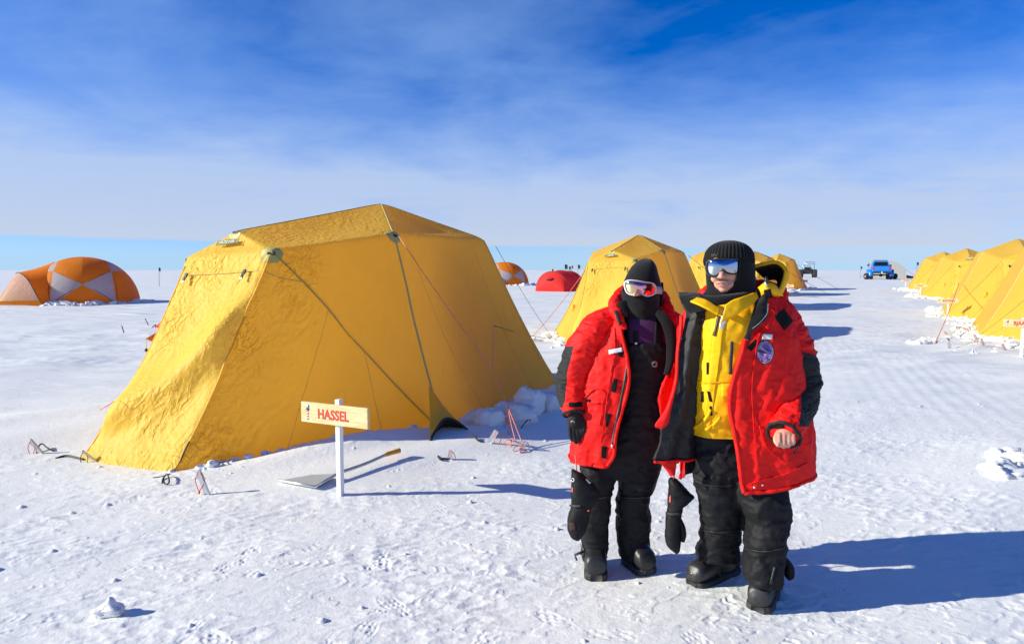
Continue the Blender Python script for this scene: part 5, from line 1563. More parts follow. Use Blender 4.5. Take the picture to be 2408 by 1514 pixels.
capsule(mb, [P(1800, 740, 3.44), P(1862, 880, 3.44), P(1852, 990, 3.20), P(1848, 1018, 3.152)], [.055, .045, .033, .028])
capsule(mb, [P(1640, 740, 3.47), P(1618, 880, 3.56), P(1606, 985, 3.56)], [.055, .045, .03])
capsule(mb, [P(1672, 985, 3.42), P(1690, 1150, 3.44), P(1692, 1270, 3.50)], [.085, .065, .045]); capsule(mb, [P(1750, 985, 3.40), P(1793, 1160, 3.32), P(1798, 1330, 3.28)], [.085, .065, .045])
# left hand: back of the palm, four curled fingers of unequal length, thumb
mb.add(*sphere_vf(P(1850, 1020, 3.145), (.046, .026, .030), 16, 10))
for i, (bx, ln, rr) in enumerate(((1832.5, 23, .0112), (1844, 26, .0115), (1855.5, 24.5, .0110), (1866.5, 19.5, .0098))):
    capsule(mb, [P(bx, 1022, 3.128), P(bx - .6, 1022 + ln * .70, 3.104), P(bx - 1.2, 1022 + ln, 3.112), P(bx - 2, 1022 + ln * 1.02, 3.136), P(bx - 2.5, 1022 + ln * .62, 3.152)], rr, 10)
capsule(mb, [P(1831, 1016, 3.152), P(1824.5, 1027, 3.128), P(1823.5, 1037, 3.112), P(1829, 1046, 3.098)], [.013, .0115, .0105, .0088], 10)
# right hand behind the coat flap
mb.add(*sphere_vf(P(1603, 1006, 3.55), (.040, .022, .045), 14, 10))
for i in range(4): capsule(mb, [P(1592 + 7 * i, 1018, 3.55), P(1591 + 7 * i, 1040 + (3 if i in (1, 2) else 0), 3.545), P(1592 + 7 * i, 1055 + (4 if i in (1, 2) else 0), 3.55)], .0092, 10)
capsule(mb, [P(1615, 1004, 3.545), P(1621, 1018, 3.535), P(1620, 1030, 3.53)], .0098, 10)
V, Fc = remesh('body', mb, .0042, m_skin, f, 3)
fc = np.array([V[list(q)].mean(0) for q in Fc]); pp = px_of(fc)
mi = np.zeros(len(Fc), int); front = fc[:, 1] < 3.36
xx = (pp[:, 0] - 1701.5) / 17.5
up_ = 665.8 - 1.6 * (1 - np.clip(xx, -1, 1) ** 2) * 0 + 0; smile = -2.6 * np.clip(np.abs(xx), 0, 1.1) ** 2
inl = front & (np.abs(xx) < 1.0)
mi[inl & (np.abs(pp[:, 1] - (668.6 + smile)) < 5.6 * np.sqrt(np.clip(1 - xx ** 2, 0, 1)) * .8 + .4)] = 1
mi[inl & (np.abs(xx) < .9) & (np.abs(pp[:, 1] - (668.2 + smile)) < 1.0 * np.sqrt(np.clip(1 - (xx / .9) ** 2, 0, 1)) + .4)] = 3
mi[inl & (np.abs(xx) < .55) & (np.abs(pp[:, 1] - (667.8 + smile)) < .75)] = 2
f.part('body', V, Fc, [m_skin, m_lip, m_teeth, m_mouth], None, mi)
# trousers: hips and two legs grown into one surface
mb = MB()
V, Q = f.loft([(1002, 1622, 1762, .03, .12), (1040, 1626, 1780, .03, .135), (1080, 1634, 1795, .02, .14), (1110, 1640, 1812, .02, .13), (1125, 1650, 1805, .02, .10)], 30, 48); mb.add(V, Q)
V, Q = f.loft([(1040, 1630, 1712, .03, .11), (1095, 1642, 1722, .02, .11), (1117, 1628, 1729, .01, .115), (1150, 1633, 1734, .01, .115), (1188, 1642, 1739, .03, .11), (1226, 1647, 1742, .05, .105), (1262, 1646, 1742, .08, .105), (1290, 1641, 1740, .10, .108), (1308, 1638, 1739, .11, .110)], 60, 48); mb.add(V, Q)
V, Q = f.loft([(1040, 1700, 1800, .0, .11), (1100, 1715, 1835, -.03, .12), (1140, 1727, 1846, -.06, .12), (1175, 1733, 1852, -.09, .12), (1212, 1753, 1857, -.10, .115), (1225, 1756, 1855, -.10, .11), (1260, 1752, 1849, -.11, .11), (1300, 1749, 1845, -.11, .112), (1335, 1748, 1843, -.12, .114), (1366, 1750, 1836, -.12, .112)], 60, 48); mb.add(V, Q)
V, Fc = remesh('trousers', mb, .008, m_blkp, f, 3)
V = crumple(V, Fc, .012, (6, 6, 10), 11, 3, .65); V = crumple(V, Fc, .008, (3.5, 3.5, 8), 15, 2, .9, None, False)
tro = f.part('trousers', V, Fc, m_blkp)
T = bvh([tro])
strip(f, 'knee_seam', T, [(1630, 1128), (1665, 1140), (1700, 1143), (1727, 1140)], 2.2, m_zip); strip(f, 'knee_seam', T, [(1735, 1150), (1775, 1158), (1810, 1160), (1848, 1150)], 2.2, m_zip)
strip(f, 'knee_seam', T, [(1645, 1245), (1690, 1251), (1740, 1246)], 2.0, m_zip); strip(f, 'knee_seam', T, [(1752, 1290), (1800, 1296), (1846, 1286)], 2.0, m_zip)
strip(f, 'ankle_zip', T, [(1822, 1332), (1818, 1348), (1812, 1372)], 5, m_zip, .004)
boot(f, G(1628, 1380), G(1730, 1342), P(1702, 1308, 3.52), W=.060)
boot(f, G(1782, 1440), G(1814, 1385), P(1800, 1362, 3.29), W=.061)
# yellow jacket
V, Q = f.loft([(1017, 1622, 1764, .02, .135), (1000, 1622, 1764, .02, .14), (950, 1623, 1764, .01, .150), (891, 1628, 1768, .0, .150), (823, 1636, 1772, .0, .150), (782, 1637, 1776, .0, .148), (740, 1648, 1785, .0, .140), (712, 1655, 1788, .01, .125), (697, 1664, 1778, .02, .105), (690, 1674, 1768, .03, .085)], 110, 96)
V = crumple(V, Q[:-2], .0095, (8, 8, 4.5), 21, 3, .7)
yj = f.part('jacket', V, Q, m_yelj)
T = bvh([yj])
decal(f, 'storm_flap', T, [(1687, 706), (1713, 704), (1668, 1016), (1652, 1014)], m_yelj, .005, 40, 6, .006, yj)
TY = bvh([yj] + list(yj.children))
strip(f, 'zip', TY, [(1690, 742), (1684, 770), (1679, 790)], 6, m_zip, .004, 16, .003, yj)
strip(f, 'pocket_zip', TY, [(1721, 803), (1719, 840), (1717, 880)], 7.5, m_zip, .004, 16, .005, yj)
for q in ([(1661, 852), (1666, 852), (1666, 880), (1661, 880)], [(1648, 920), (1654, 920), (1654, 946), (1648, 944)], [(1662, 919), (1669, 921), (1675, 945), (1668, 944)], [(1668, 955), (1673, 955), (1676, 976), (1670, 978)]):
    decal(f, 'velcro_tab', TY, q, m_velcro, .003, 6, 4, .003, yj)
decal(f, 'silver_patch', TY, [(1701, 722), (1719, 726), (1702, 775), (1691, 772)], plain('silver_print', (.55, .52, .50), .35, .3), .003, 10, 5, .001, yj)
decal(f, 'pocket_flap', TY, [(1697, 903), (1732, 902), (1732, 934), (1697, 935)], m_yelj, .004, 6, 8, .006, yj)
strip(f, 'seam', TY, [(1625, 896), (1660, 900), (1700, 897), (1735, 896)], 1.6, m_yelj, .003, 20, .003, yj)
strip(f, 'hem_tie', TY, [(1632, 1006), (1650, 994), (1664, 978), (1671, 962)], 7, m_yelj, .006, 14, .006, yj)
strip(f, 'hem_tie', TY, [(1660, 1010), (1678, 998), (1694, 980)], 7, m_yelj, .006, 14, .006, yj)
# collar of the jacket: two lapels, black inside
for left, right in (([(1624, 711, 3.30), (1650, 722, 3.235), (1688, 742, 3.215)], [(1640, 702, 3.33), (1662, 708, 3.28), (1691, 728, 3.235)]),
                    ([(1776, 688, 3.33), (1742, 700, 3.255), (1722, 706, 3.235), (1706, 716, 3.225)], [(1782, 708, 3.30), (1752, 726, 3.235), (1728, 742, 3.22), (1694, 758, 3.222)])):
    V, Q = f.sheet(left, right, 30, 8, .004)
    W, fc, mi = two_sided(V, Q, .008, 30, 8); f.part('collar', W, fc, [m_yelj, m_yelj], yj, mi)
# hood of the jacket fallen back over the right shoulder: yellow outside, black inside
hv = []; nh, mh = 26, 22
c = P(1800, 655, 3.44)
for i in range(nh):
    a = .75 + 4.6 * i / (nh - 1)
    for j in range(mh):
        b = 1.45 * j / (mh - 1)
        rr = .110 * (1 + .10 * math.sin(a * 3 + 1)) 
        axd = np.array([-.55, -.72, .30]); axd /= np.linalg.norm(axd)
        u = np.cross(axd, [0, 0, 1.0]); u /= np.linalg.norm(u); w = np.cross(u, axd)
        hv.append(c + (math.cos(a) * u * .92 + math.sin(a) * w * .78) * rr * math.cos(b) ** .55 - axd * .10 * math.sin(b))
V = np.array(hv); Q = quads(nh, mh, False); V = crumple(V, Q, .006, (11, 11, 11), 31)
W, fc, mi = two_sided(V, Q, .010, nh, mh)
# keep the rim strip yellow on the inner side too
ctr = np.array([W[list(q)].mean(0) for q in fc])
jj = np.array([q[0] % len(V) % mh for q in fc])
mi2 = np.array([1 if (m_ == 1 or m_ == 0) else 0 for m_ in mi]); 
inner_is = 0 if ((V - c) * fnorm(V, Q)).sum() < 0 else 1
mi3 = [1 if (m_ == inner_is and k < len(Q) * 2 and j_ > 2) else 0 for k, (m_, j_) in enumerate(zip(mi, jj))]
hd = f.part('hood', W, fc, [m_yelj, m_fleece], yj, mi3)
rim = np.array([V[i * mh] for i in range(nh)])
f.part('hood_rim', *tube_vf(catmull(rim, 60), .009, 8), m_yelj, hd)
V, Q = f.sheet([(1782, 676, 3.30), (1800, 664, 3.285), (1822, 668, 3.30), (1834, 684, 3.33)], [(1790, 697, 3.29), (1806, 690, 3.27), (1826, 694, 3.29), (1842, 697, 3.33)], 20, 8, .012)
W, fc, mi = two_sided(V, Q, .008, 20, 8); f.part('hood_strap', W, fc, [m_yelj, m_yelj], hd, mi)
V, Q = f.sheet([(1796, 682, 3.268), (1812, 679, 3.262)], [(1798, 702, 3.262), (1816, 700, 3.258)], 6, 6, .003)
W, fc, mi = two_sided(V, Q, .005, 6, 6); f.part('velcro_tab', W, fc, [m_velcro, m_velcro], hd, mi)
f.part('cord_lock', *tube_vf([P(1800, 652, 3.285), P(1804, 664, 3.275)], .009, 10), m_buckle, hd)
f.part('cord_lock', *tube_vf([P(1799, 662, 3.275), P(1803, 674, 3.268)], .005, 8), m_alu, hd)
# red parka, hanging open
rows = [(688, 1690, 1805, .04, .085, 1800, None), (703, 1655, 1838, .04, .115, 1790, None), (735, 1622, 1866, .03, .145, 1778, None), (770, 1606, 1874, .03, .165, 1764, None), (797, 1603, 1878, .02, .175, 1754, None), (840, 1601, 1884, .02, .185, 1743, None), (877, 1600, 1888, .02, .19, 1733, None), (918, 1599, 1893, .02, .195, 1725, None),
        (960, 1597, 1898, .02, .20, 1728, None), (1008, 1596, 1904, .02, .205, 1738, None), (1060, 1597, 1908, .02, .21, 1746, None), (1095, 1600, 1909, .02, .21, 1751, None), (1128, 1604, 1905, .02, .205, 1756, None)]
V, Q, n_, m_ = f.shell(rows, 110, 130, .85, lambda ph: .055 * np.clip(np.sin(ph), 0, 1) - .0 * ph)
V = crumple(V, Q, .015, (8, 8, 3.2), 41, 3, .6)
W, fc, mi = two_sided(V, Q, .022, n_, m_)
if ((V - V.mean(0)) * fnorm(V, Q)).sum() < 0: mi = [1 - x if x in (0, 1) and k < 2 * len(Q) else x for k, x in enumerate(mi)]; W, fc, mi = (lambda w: w)(two_sided(V[::1], [q[::-1] for q in Q], .022, n_, m_))
pk = f.part('parka', W, fc, [m_redp, m_blkl], None, mi)
# hem binding and front edge
hem = V.reshape(n_, m_, 3)[-1]; edge = V.reshape(n_, m_, 3)[:, 0]
f.part('hem_binding', *tube_vf(hem, .010, 8), m_redp, pk); f.part('front_binding', *tube_vf(edge, .011, 8), m_redp, pk)
# sleeve with wear patch, cuff
V, Q = f.tube([(1818, 712, 3.45, 22), (1834, 738, 3.44, 36), (1850, 775, 3.43, 43), (1866, 830, 3.43, 51), (1875, 888, 3.43, 54), (1876, 935, 3.385, 53), (1866, 968, 3.30, 48), (1852, 998, 3.20, 41), (1844, 1021, 3.150, 38)], 220, 140)
msk = None
V = crumple(V, Q[:-2], .012, (5, 5, 15), 51, 3, .6)
ctr = np.array([V[list(q)].mean(0) for q in Q]); pp = px_of(ctr)
mi = [1 if (x > 1884 - 5 * float(sstep(960, 1003, y)) and 826 + (x - 1884) * .25 < y < 1003) and c_[1] < 3.60 else 0 for (x, y), c_ in zip(pp, ctr)]
sl_ = f.part('sleeve', V, Q, [m_redp, m_patch], pk, mi)
ring = V.reshape(-1, 140, 3)[-2]; f.part('cuff_binding', *tube_vf(np.concatenate([ring, ring[:1]]), .0085, 8), m_patch, sl_)
V, Q = f.tube([(1660, 712, 3.47, 22), (1642, 745, 3.48, 36), (1628, 800, 3.54, 40), (1618, 880, 3.58, 42), (1608, 960, 3.58, 38), (1604, 1000, 3.57, 32)], 60, 40)
f.part('sleeve', crumple(V, Q[:-2], .010, (5, 5, 14), 52), Q, m_redp, pk)
# swung-open right front: lining towards the viewer, red outside
left = [(1598, 689, 3.42), (1606, 715, 3.39), (1611, 742, 3.37), (1604, 785, 3.35), (1596, 826, 3.33), (1591, 892, 3.31), (1581, 941, 3.29), (1571, 987, 3.28), (1557, 1010, 3.28), (1556, 1034, 3.28), (1539, 1083, 3.28)]
right = [(1668, 692, 3.40), (1670, 715, 3.36), (1664, 742, 3.34), (1658, 785, 3.34), (1654, 826, 3.34), (1648, 892, 3.35), (1646, 941, 3.36), (1644, 987, 3.37), (1642, 1010, 3.38), (1640, 1034, 3.39), (1636, 1076, 3.40)]
V, Q = f.sheet(left, right, 90, 34, .02, .016, 1.7); V = crumple(V, Q, .012, (7, 7, 9), 61)
W, fc, mi = two_sided(V, Q, .016 if fnorm(V, Q)[:, 1].mean() < 0 else -.016, 90, 34)
fl = f.part('open_front', W, fc, [m_blkl, m_redp], pk, mi)
f.part('hem_binding', *tube_vf(V.reshape(90, 34, 3)[-1] + np.array([0, -.004, -.006]), .007, 8), m_redp, fl)
V2, Q2 = f.sheet([(1599, 742, 3.372), (1597, 785, 3.352), (1591, 826, 3.332), (1587, 892, 3.31), (1568, 957, 3.285), (1541, 998, 3.275), (1552, 1006, 3.275)], [(1606, 742, 3.365), (1602, 785, 3.345), (1596, 826, 3.325), (1592, 892, 3.302), (1578, 957, 3.28), (1571, 994, 3.268), (1556, 1007, 3.272)], 60, 8, .006)
W, fc, mi = two_sided(V2, Q2, .004, 60, 8); f.part('turned_edge', W, fc, [m_redp, m_redp], fl, mi)
V2, Q2 = f.sheet([(1552, 1080, 3.30), (1562, 1098, 3.30), (1580, 1116, 3.30)], [(1588, 1080, 3.31), (1587, 1098, 3.31), (1583, 1116, 3.30)], 14, 8, .006)
W, fc, mi = two_sided(V2, Q2, .01, 14, 8); f.part('hem_tab', W, fc, [m_blkl, m_redp], fl, mi)
f.part('hem_binding', *tube_vf([P(1552, 1084, 3.295), P(1563, 1099, 3.295), P(1580, 1117, 3.295), P(1586, 1100, 3.30)], .004, 6), m_redp, fl)
# fleece collar of the parka
for left, right in (([(1811, 689, 3.36), (1807, 711, 3.29), (1806, 741, 3.232), (1788, 764, 3.216), (1771, 778, 3.208), (1757, 798, 3.206)], [(1776, 684, 3.36), (1774, 716, 3.26), (1766, 746, 3.225), (1758, 772, 3.214), (1754, 786, 3.208), (1753, 799, 3.208)]),
                    ([(1597, 690, 3.43), (1600, 704, 3.385), (1612, 722, 3.35), (1622, 736, 3.33)], [(1644, 694, 3.40), (1650, 704, 3.345), (1656, 716, 3.305), (1662, 728, 3.285)])):
    V, Q = f.sheet(left, right, 40, 14, .014); V = crumple(V, Q, .006, (10, 10, 10), 71)
    W, fc, mi = two_sided(V, Q, .014, 40, 14); f.part('fleece_collar', W, fc, [m_fleece, m_fleece], pk, mi)
tz = [P(*k) for k in ((1806, 715, 3.262), (1803, 738, 3.218), (1787, 758, 3.204), (1770, 772, 3.196))]
for q in catmull(tz, 26): f_ = None
mbz = MB()
for q in catmull(tz, 26): mbz.add(*box_vf(.004, .003, .0025, q))
o_ = mbz.build('zip_teeth', m_alu, pk, False)
o_.data.transform(Matrix.Translation([-float(x) for x in f.loc]))
# bunched red hood behind the collar
mb = MB(); capsule(mb, [P(1640, 712, 3.55), P(1668, 690, 3.58), P(1720, 684, 3.60), P(1790, 684, 3.56), P(1828, 694, 3.50), P(1846, 718, 3.46)], [.03, .05, .06, .06, .055, .035])
V, Fc = remesh('x', mb, .008, m_redp, f, 3); f.part('parka_hood', crumple(V, Fc, .012, (9, 9, 9), 81), Fc, m_redp, pk)
T = bvh([pk, sl_] + [c_ for c_ in pk.children if c_.name.startswith('sleeve')])
decal(f, 'shoulder_patch', T, [(1821, 744), (1844, 725), (1866, 755), (1845, 777)], m_velcro, .004, 10, 10, .004, pk)
decal(f, 'velcro_tab', T, [(1776, 797), (1784, 804), (1767, 826), (1757, 817)], m_velcro, .004, 8, 5, .004, pk)
decal(f, 'cuff_tab', T, [(1806, 995), (1843, 994), (1843, 1006), (1806, 1008)], m_velcro, .004, 5, 10, .005, sl_)
strip(f, 'seam', T, [(1790, 770), (1780, 810), (1772, 860), (1768, 920), (1772, 1000), (1778, 1080), (1782, 1130)], 1.8, m_redp, .003, 40, .004, pk)
strip(f, 'pocket_seam', T, [(1785, 1000), (1796, 1040), (1816, 1066), (1834, 1080)], 2.4, m_redp, .004, 30, .006, pk)
strip(f, 'hem_seam', T, [(1760, 1138), (1800, 1126), (1850, 1112), (1898, 1088)], 1.8, m_redp, .003, 30, .004, pk)
for q in ((1774, 1146), (1793, 1140)):
    c_ = cast(T, *q, .004)
    if c_ is not None: f.part('snap_button', *sphere_vf(c_, (.006, .004, .006), 10, 8), m_alu, pk)
f.part('zip_pull', *tube_vf([P(1875, 1042, 3.12), P(1874, 1056, 3.13), P(1868, 1066, 3.14)], .005, 8), m_buckle, pk)
# name badge and oval emblem
bd_ = decal(f, 'name_badge', T, [(1795, 785), (1817, 786), (1816, 798), (1792, 798)], m_white, .004, 4, 6, .003, pk)
def ell(cx, cy, rx, ry, n=40, nr=6):
    V2 = [(cx, cy)]
    for i in range(1, nr + 1):
        for k in range(n): a = 2 * PI * k / n; V2.append((cx + rx * i / nr * math.cos(a), cy + ry * i / nr * math.sin(a)))
    F2 = [(0, 1 + k, 1 + (k + 1) % n) for k in range(n)]
    for i in range(nr - 1):
        for k in range(n): a = 1 + i * n; F2.append((a + k, a + n + k, a + n + (k + 1) % n, a + (k + 1) % n))
    return V2, F2
em = decal_mesh(f, 'emblem', T, *ell(1799.5, 828, 20.5, 27.5), m_black, .004, pk)
e1 = decal_mesh(f, 'emblem_ring', T, *ell(1799.5, 828, 19.2, 26), plain('lavender_print', (.42, .36, .58), .6), .0050, em)
e2 = decal_mesh(f, 'emblem_field', T, *ell(1799.5, 828, 14.2, 20), plain('violet_print', (.17, .10, .36), .6), .0058, em)
decal_mesh(f, 'emblem_lake', T, [(1787, 834), (1800, 831), (1813, 835), (1810, 842), (1800, 847), (1790, 842)], [(0, 1, 2, 3, 4, 5)], plain('pink_print', (.50, .26, .48), .6), .0064, em)
decal_mesh(f, 'emblem_peak', T, [(1780, 826), (1790, 822), (1806, 832), (1792, 830)], [(0, 1, 2, 3)], m_black, .0070, em)
decal_mesh(f, 'emblem_peak', T, [(1790, 814), (1797, 815), (1814, 828), (1803, 824)], [(0, 1, 2, 3)], m_black, .0070, em)
decal_mesh(f, 'emblem_tree', T, [(1795, 846), (1797, 839), (1799, 842), (1801, 836), (1803, 842), (1805, 839), (1807, 846)], [(0, 1, 2), (0, 2, 3), (0, 3, 4), (0, 4, 6), (4, 5, 6)], plain('plum_print', (.22, .06, .25), .6), .0074, em)
def arc_text(txt, cx, cy, rx, ry, a0, a1, size, mat, off, par, flip=False):
    V2 = []; F2 = []
    for k, ch in enumerate(txt):
        a = a0 + (a1 - a0) * (k + .5) / len(txt)
        tv, tf = text_vf(ch, size, 0, size * .03)
        if not len(tv): continue
        rot = a + PI / 2 if not flip else a - PI / 2
        n0 = len(V2)
        for x, y, _ in tv:
            y = -y
            V2.append((cx + rx * math.cos(a) + x * math.cos(rot) - y * math.sin(rot), cy + ry * math.sin(a) + x * math.sin(rot) + y * math.cos(rot)))
        F2 += [tuple(i + n0 for i in q) for q in tf]
    if V2: decal_mesh(f, 'lettering', T, V2, F2, mat, off, par)
arc_text('ANTARCTIC LOGISTICS', 1799.5, 828, 16.7, 23, -PI * 1.0, -.02, 4.6, m_black, .0066, em)
arc_text('& EXPEDITIONS', 1799.5, 828, 16.7, 23, PI * .80, PI * .20, 4.6, m_black, .0066, em, True)
# balaclava
V, Q = f.loft([(592, 1672, 1768, .03, .088), (610, 1664, 1772, .03, .104), (636, 1661, 1774, .03, .106), (660, 1662, 1774, .03, .106), (680, 1662, 1774, .03, .106), (696, 1652, 1778, .03, .112), (708, 1646, 1782, .03, .120), (722, 1650, 1782, .03, .120), (745, 1662, 1776, .03, .10)], 110, 120, 1.0, False)
V = crumple(V, Q, .006, (8, 8, 16), 91, 3, .5, mask=sstep(684, 700, px_of(V)[:, 1]))
pp = px_of(V); op = [(590, 1665, 1740), (625, 1668, 1738), (645, 1668.5, 1737), (660, 1671, 1733), (672, 1677, 1727), (681, 1688, 1717), (688, 1700, 1704)]
ys_ = [o_[0] for o_ in op]
def inside(x, y): return y < 688 and np.interp(y, ys_, [o_[1] for o_ in op]) < x < np.interp(y, ys_, [o_[2] for o_ in op])
ctr = np.array([V[list(q)].mean(0) for q in Q]); pc = px_of(ctr)
keep = [q for q, c_, p_ in zip(Q, ctr, pc) if not (c_[1] < 3.42 and inside(*p_))]
bl_ = f.part('balaclava', V, keep, m_fleece)
Tb = BVHTree.FromPolygons([Vector(v) for v in V], Q)
rimp = [cast(Tb, x, y, .0) for x, y in catmull([(1668.5, 612), (1668, 640), (1671, 660), (1677, 673), (1688, 683), (1702, 688), (1716, 683), (1727, 673), (1733, 660), (1737, 642), (1738.5, 612)], 60)]
rimp = [q for q in rimp if q is not None]
f.part('face_binding', *tube_vf(rimp, .0055, 8), m_fleece, bl_)
f.part('folds', crumple(*f.tube([(1648, 700, 3.38, 9), (1672, 708, 3.33, 12), (1702, 706, 3.31, 13), (1736, 702, 3.32, 13), (1770, 690, 3.37, 10)], 50, 20), .004, (9, 9, 18), 95), quads(50, 20), m_fleece, bl_)
# ribbed beanie
nb, mbn = 40, 264; V = []
c0 = P(1714, 611, 3.435); tilt = rotx(math.radians(-15)) @ roty(math.radians(6))
for i in range(nb):
    t = i / (nb - 1)
    if t < .12: rr = 1.05; z = -.026 + t / .12 * .038; rr += .03 * math.sin(PI * t / .12)
    else:
        s_ = (t - .12) / .88; rr = 1.05 * max(.0, math.cos(s_ * PI / 2)) ** .95; z = .012 + .080 * math.sin(s_ * PI / 2)
    for j in range(mbn):
        a = 2 * PI * j / mbn
        k = rr * (1 + .022 * math.cos(a * 44) * min(1, rr * 2))
        V.append(c0 + tilt @ np.array([.113 * k * math.cos(a), .118 * k * math.sin(a), z]))
f.part('beanie', V, quads(nb, mbn), m_knit)
# hair curls over the forehead
rng = random.Random(3); mb = MB()
for k in range(34):
    x = 1672 + 50 * rng.random(); y = 597 + 4 * rng.random() + .0
    d0 = 3.352 + ((x - 1702) / 46) ** 2 * .035
    pts = []
    for q in range(9):
        t = q / 8; a = rng.choice([-1, 1]) * t * 4.5
        pts.append(P(x + 5 * math.sin(t * 5 + k) * t + t * 2, y + 9.5 * t * (.6 + .4 * math.sin(k)), d0 - .012 * math.sin(t * 3 + k)))
    mb.add(*tube_vf(catmull(pts, 16), np.linspace(.0030, .0012, 16), 6))
hr = mb.build('hair', m_hair, f.o); hr.data.transform(Matrix.Translation([-float(x) for x in f.loc]))
# goggles
goggles(f, [(1660, 617), (1668, 610.5), (1684, 608), (1704, 607), (1726, 607.5), (1743, 610), (1748, 620), (1745.5, 636), (1733, 645.5), (1714, 645), (1705, 640), (1699, 637), (1692, 642), (1683, 651), (1672, 651.5), (1662, 644), (1658.5, 630)], (1703, 627), 3.302, plain('black_goggle_frame', (.028, .030, .034), .3), m_lensb,
        strap_pts=[(1744, 624, 3.35), (1756, 627, 3.37), (1768, 630, 3.42), (1774, 634, 3.48), (1760, 636, 3.56), (1716, 636, 3.57)], smat=m_fleece)
mk = MB()
for dx in (0, 4.2):
    q0, q1, q2 = P(1757 + dx, 633, 3.362), P(1759.5 + dx, 625, 3.362), P(1762 + dx, 634, 3.372)
    mk.add(*tube_vf([q0, q1, q2], .0016, 6))
ob = mk.build('strap_mark', plain('lilac_print', (.40, .30, .60), .5), f.o); ob.data.transform(Matrix.Translation([-float(x) for x in f.loc]))

# ---------------------------------------------------------------- the person in the black balaclava
WOM = Fig(3.66, (G(1455, 1355)[0], 3.66, 0), 'person hidden by black balaclava and white rainbow-lens goggles, red parka open over a black bib')
f = WOM; D = f.D
mb = MB()
E(1511, 660, 3.69, .062, .088, .092); E(1504, 690, 3.655, .055, .064, .062); E(1502, 712, 3.65, .044, .050, .036)
capsule(mb, [P(1500, 668, 3.585), P(1498.5, 682, 3.568), P(1497.5, 690.5, 3.548)], [.010, .012, .0135]); E(1492, 691, 3.568, .008, .010, .007); E(1503.5, 691, 3.568, .008, .010, .007)
capsule(mb, [P(1490, 705, 3.61), P(1500, 704, 3.60), P(1510, 705, 3.61)], .007)
E(1481, 674, 3.70, .008, .016, .026); E(1540, 674, 3.70, .008, .016, .026)
capsule(mb, [P(1508, 710, 3.70), P(1510, 755, 3.71)], .052)
capsule(mb, [P(1512, 770, 3.70), P(1508, 850, 3.69), P(1504, 940, 3.69), P(1500, 1020, 3.69)], [.11, .125, .12, .125])
capsule(mb, [P(1455, 772, 3.71), P(1570, 772, 3.71)], .055)
capsule(mb, [P(1432, 778, 3.70), P(1352, 890, 3.69), P(1350, 965, 3.60), P(1352, 985, 3.585)], [.05, .042, .030, .027])
capsule(mb, [P(1590, 780, 3.72), P(1606, 890, 3.80), P(1600, 985, 3.78)], [.05, .042, .03])
capsule(mb, [P(1462, 1020, 3.69), P(1408, 1160, 3.67), P(1396, 1310, 3.69)], [.08, .06, .042]); capsule(mb, [P(1540, 1020, 3.69), P(1494, 1160, 3.70), P(1488, 1300, 3.74)], [.08, .06, .042])
def hand5(mb, x, y, d, s, rr, dn=1):
    mb.add(*sphere_vf(P(x, y, d), (.034, .020, .045), 14, 10))
    for i, ln in enumerate((34, 40, 37, 28)):
        bx = x - 13 + 8.6 * i
        capsule(mb, [P(bx, y + 12, d - .004), P(bx + 1.5, y + 12 + ln * .5, d - .014), P(bx + 4, y + 12 + ln * .82, d - .010), P(bx + 7, y + 12 + ln, d + .006)], rr, 10)
    capsule(mb, [P(x + 14 * s, y - 8, d), P(x + 21 * s, y + 8, d - .012), P(x + 21 * s, y + 24, d - .016), P(x + 17 * s, y + 34, d - .010)], [rr * 1.2, rr * 1.1, rr, rr * .9], 10)
hand5(mb, 1353, 990, 3.575, 1, .0078); hand5(mb, 1600, 1000, 3.775, -1, .0078)
V, Fc = remesh('body', mb, .0045, m_skin, f, 3)
f.part('body', V, Fc, m_skin)
# black bib trousers
mb = MB()
V, Q = f.loft([(802, 1456, 1574, .03, .140), (830, 1448, 1582, .03, .144), (900, 1448, 1584, .03, .135), (960, 1444, 1582, .03, .135), (1010, 1430, 1578, .03, .14), (1060, 1385, 1566, .03, .14), (1095, 1372, 1556, .03, .125), (1118, 1380, 1545, .03, .09)], 70, 56); mb.add(V, Q)
V, Q = f.loft([(1050, 1368, 1456, .02, .11), (1085, 1363, 1450, .02, .11), (1124, 1365, 1447, .01, .108), (1160, 1365, 1438, .01, .104), (1200, 1365, 1435, .02, .10), (1240, 1366, 1431, .03, .10), (1280, 1366, 1428, .04, .10), (1312, 1366, 1422, .04, .098)], 60, 44); mb.add(V, Q)
V, Q = f.loft([(1050, 1450, 1562, .03, .11), (1098, 1449, 1556, .03, .11), (1135, 1452, 1541, .03, .108), (1162, 1450, 1528, .04, .104), (1178, 1449, 1534, .05, .106), (1236, 1449, 1528, .07, .10), (1277, 1452, 1525, .09, .10), (1306, 1456, 1528, .09, .10)], 60, 44); mb.add(V, Q)
V, Fc = remesh('x', mb, .008, m_blkp, f, 3); V = crumple(V, Fc, .011, (6, 6, 10), 111, 3, .65); V = crumple(V, Fc, .006, (3.5, 3.5, 8), 115, 2, .9, None, False)
bib = f.part('bib_trousers', V, Fc, m_blkp); T = bvh([bib])
c_ = cast(T, 1496, 808, .004); f.part('snap_button', *sphere_vf(c_, (.009, .005, .009), 12, 8), m_alu, bib)
rg = plain('grey_print', (.22, .22, .22), .5)
a_ = [(1540 + 6.4 * math.cos(t), 856 + 6.6 * math.sin(t)) for t in np.linspace(.6, 6.0, 20)]
strip(f, 'emblem', T, a_, 1.6, rg, .003, 30, .001, bib); strip(f, 'emblem', T, [(1536, 854), (1540, 852), (1544, 855), (1544, 860), (1539, 861)], 3.0, rg, .003, 16, .001, bib)
strip(f, 'seam', T, [(1452, 1165), (1480, 1170), (1530, 1168)], 2, m_zip); strip(f, 'seam', T, [(1366, 1166), (1400, 1172), (1437, 1166)], 2, m_zip)
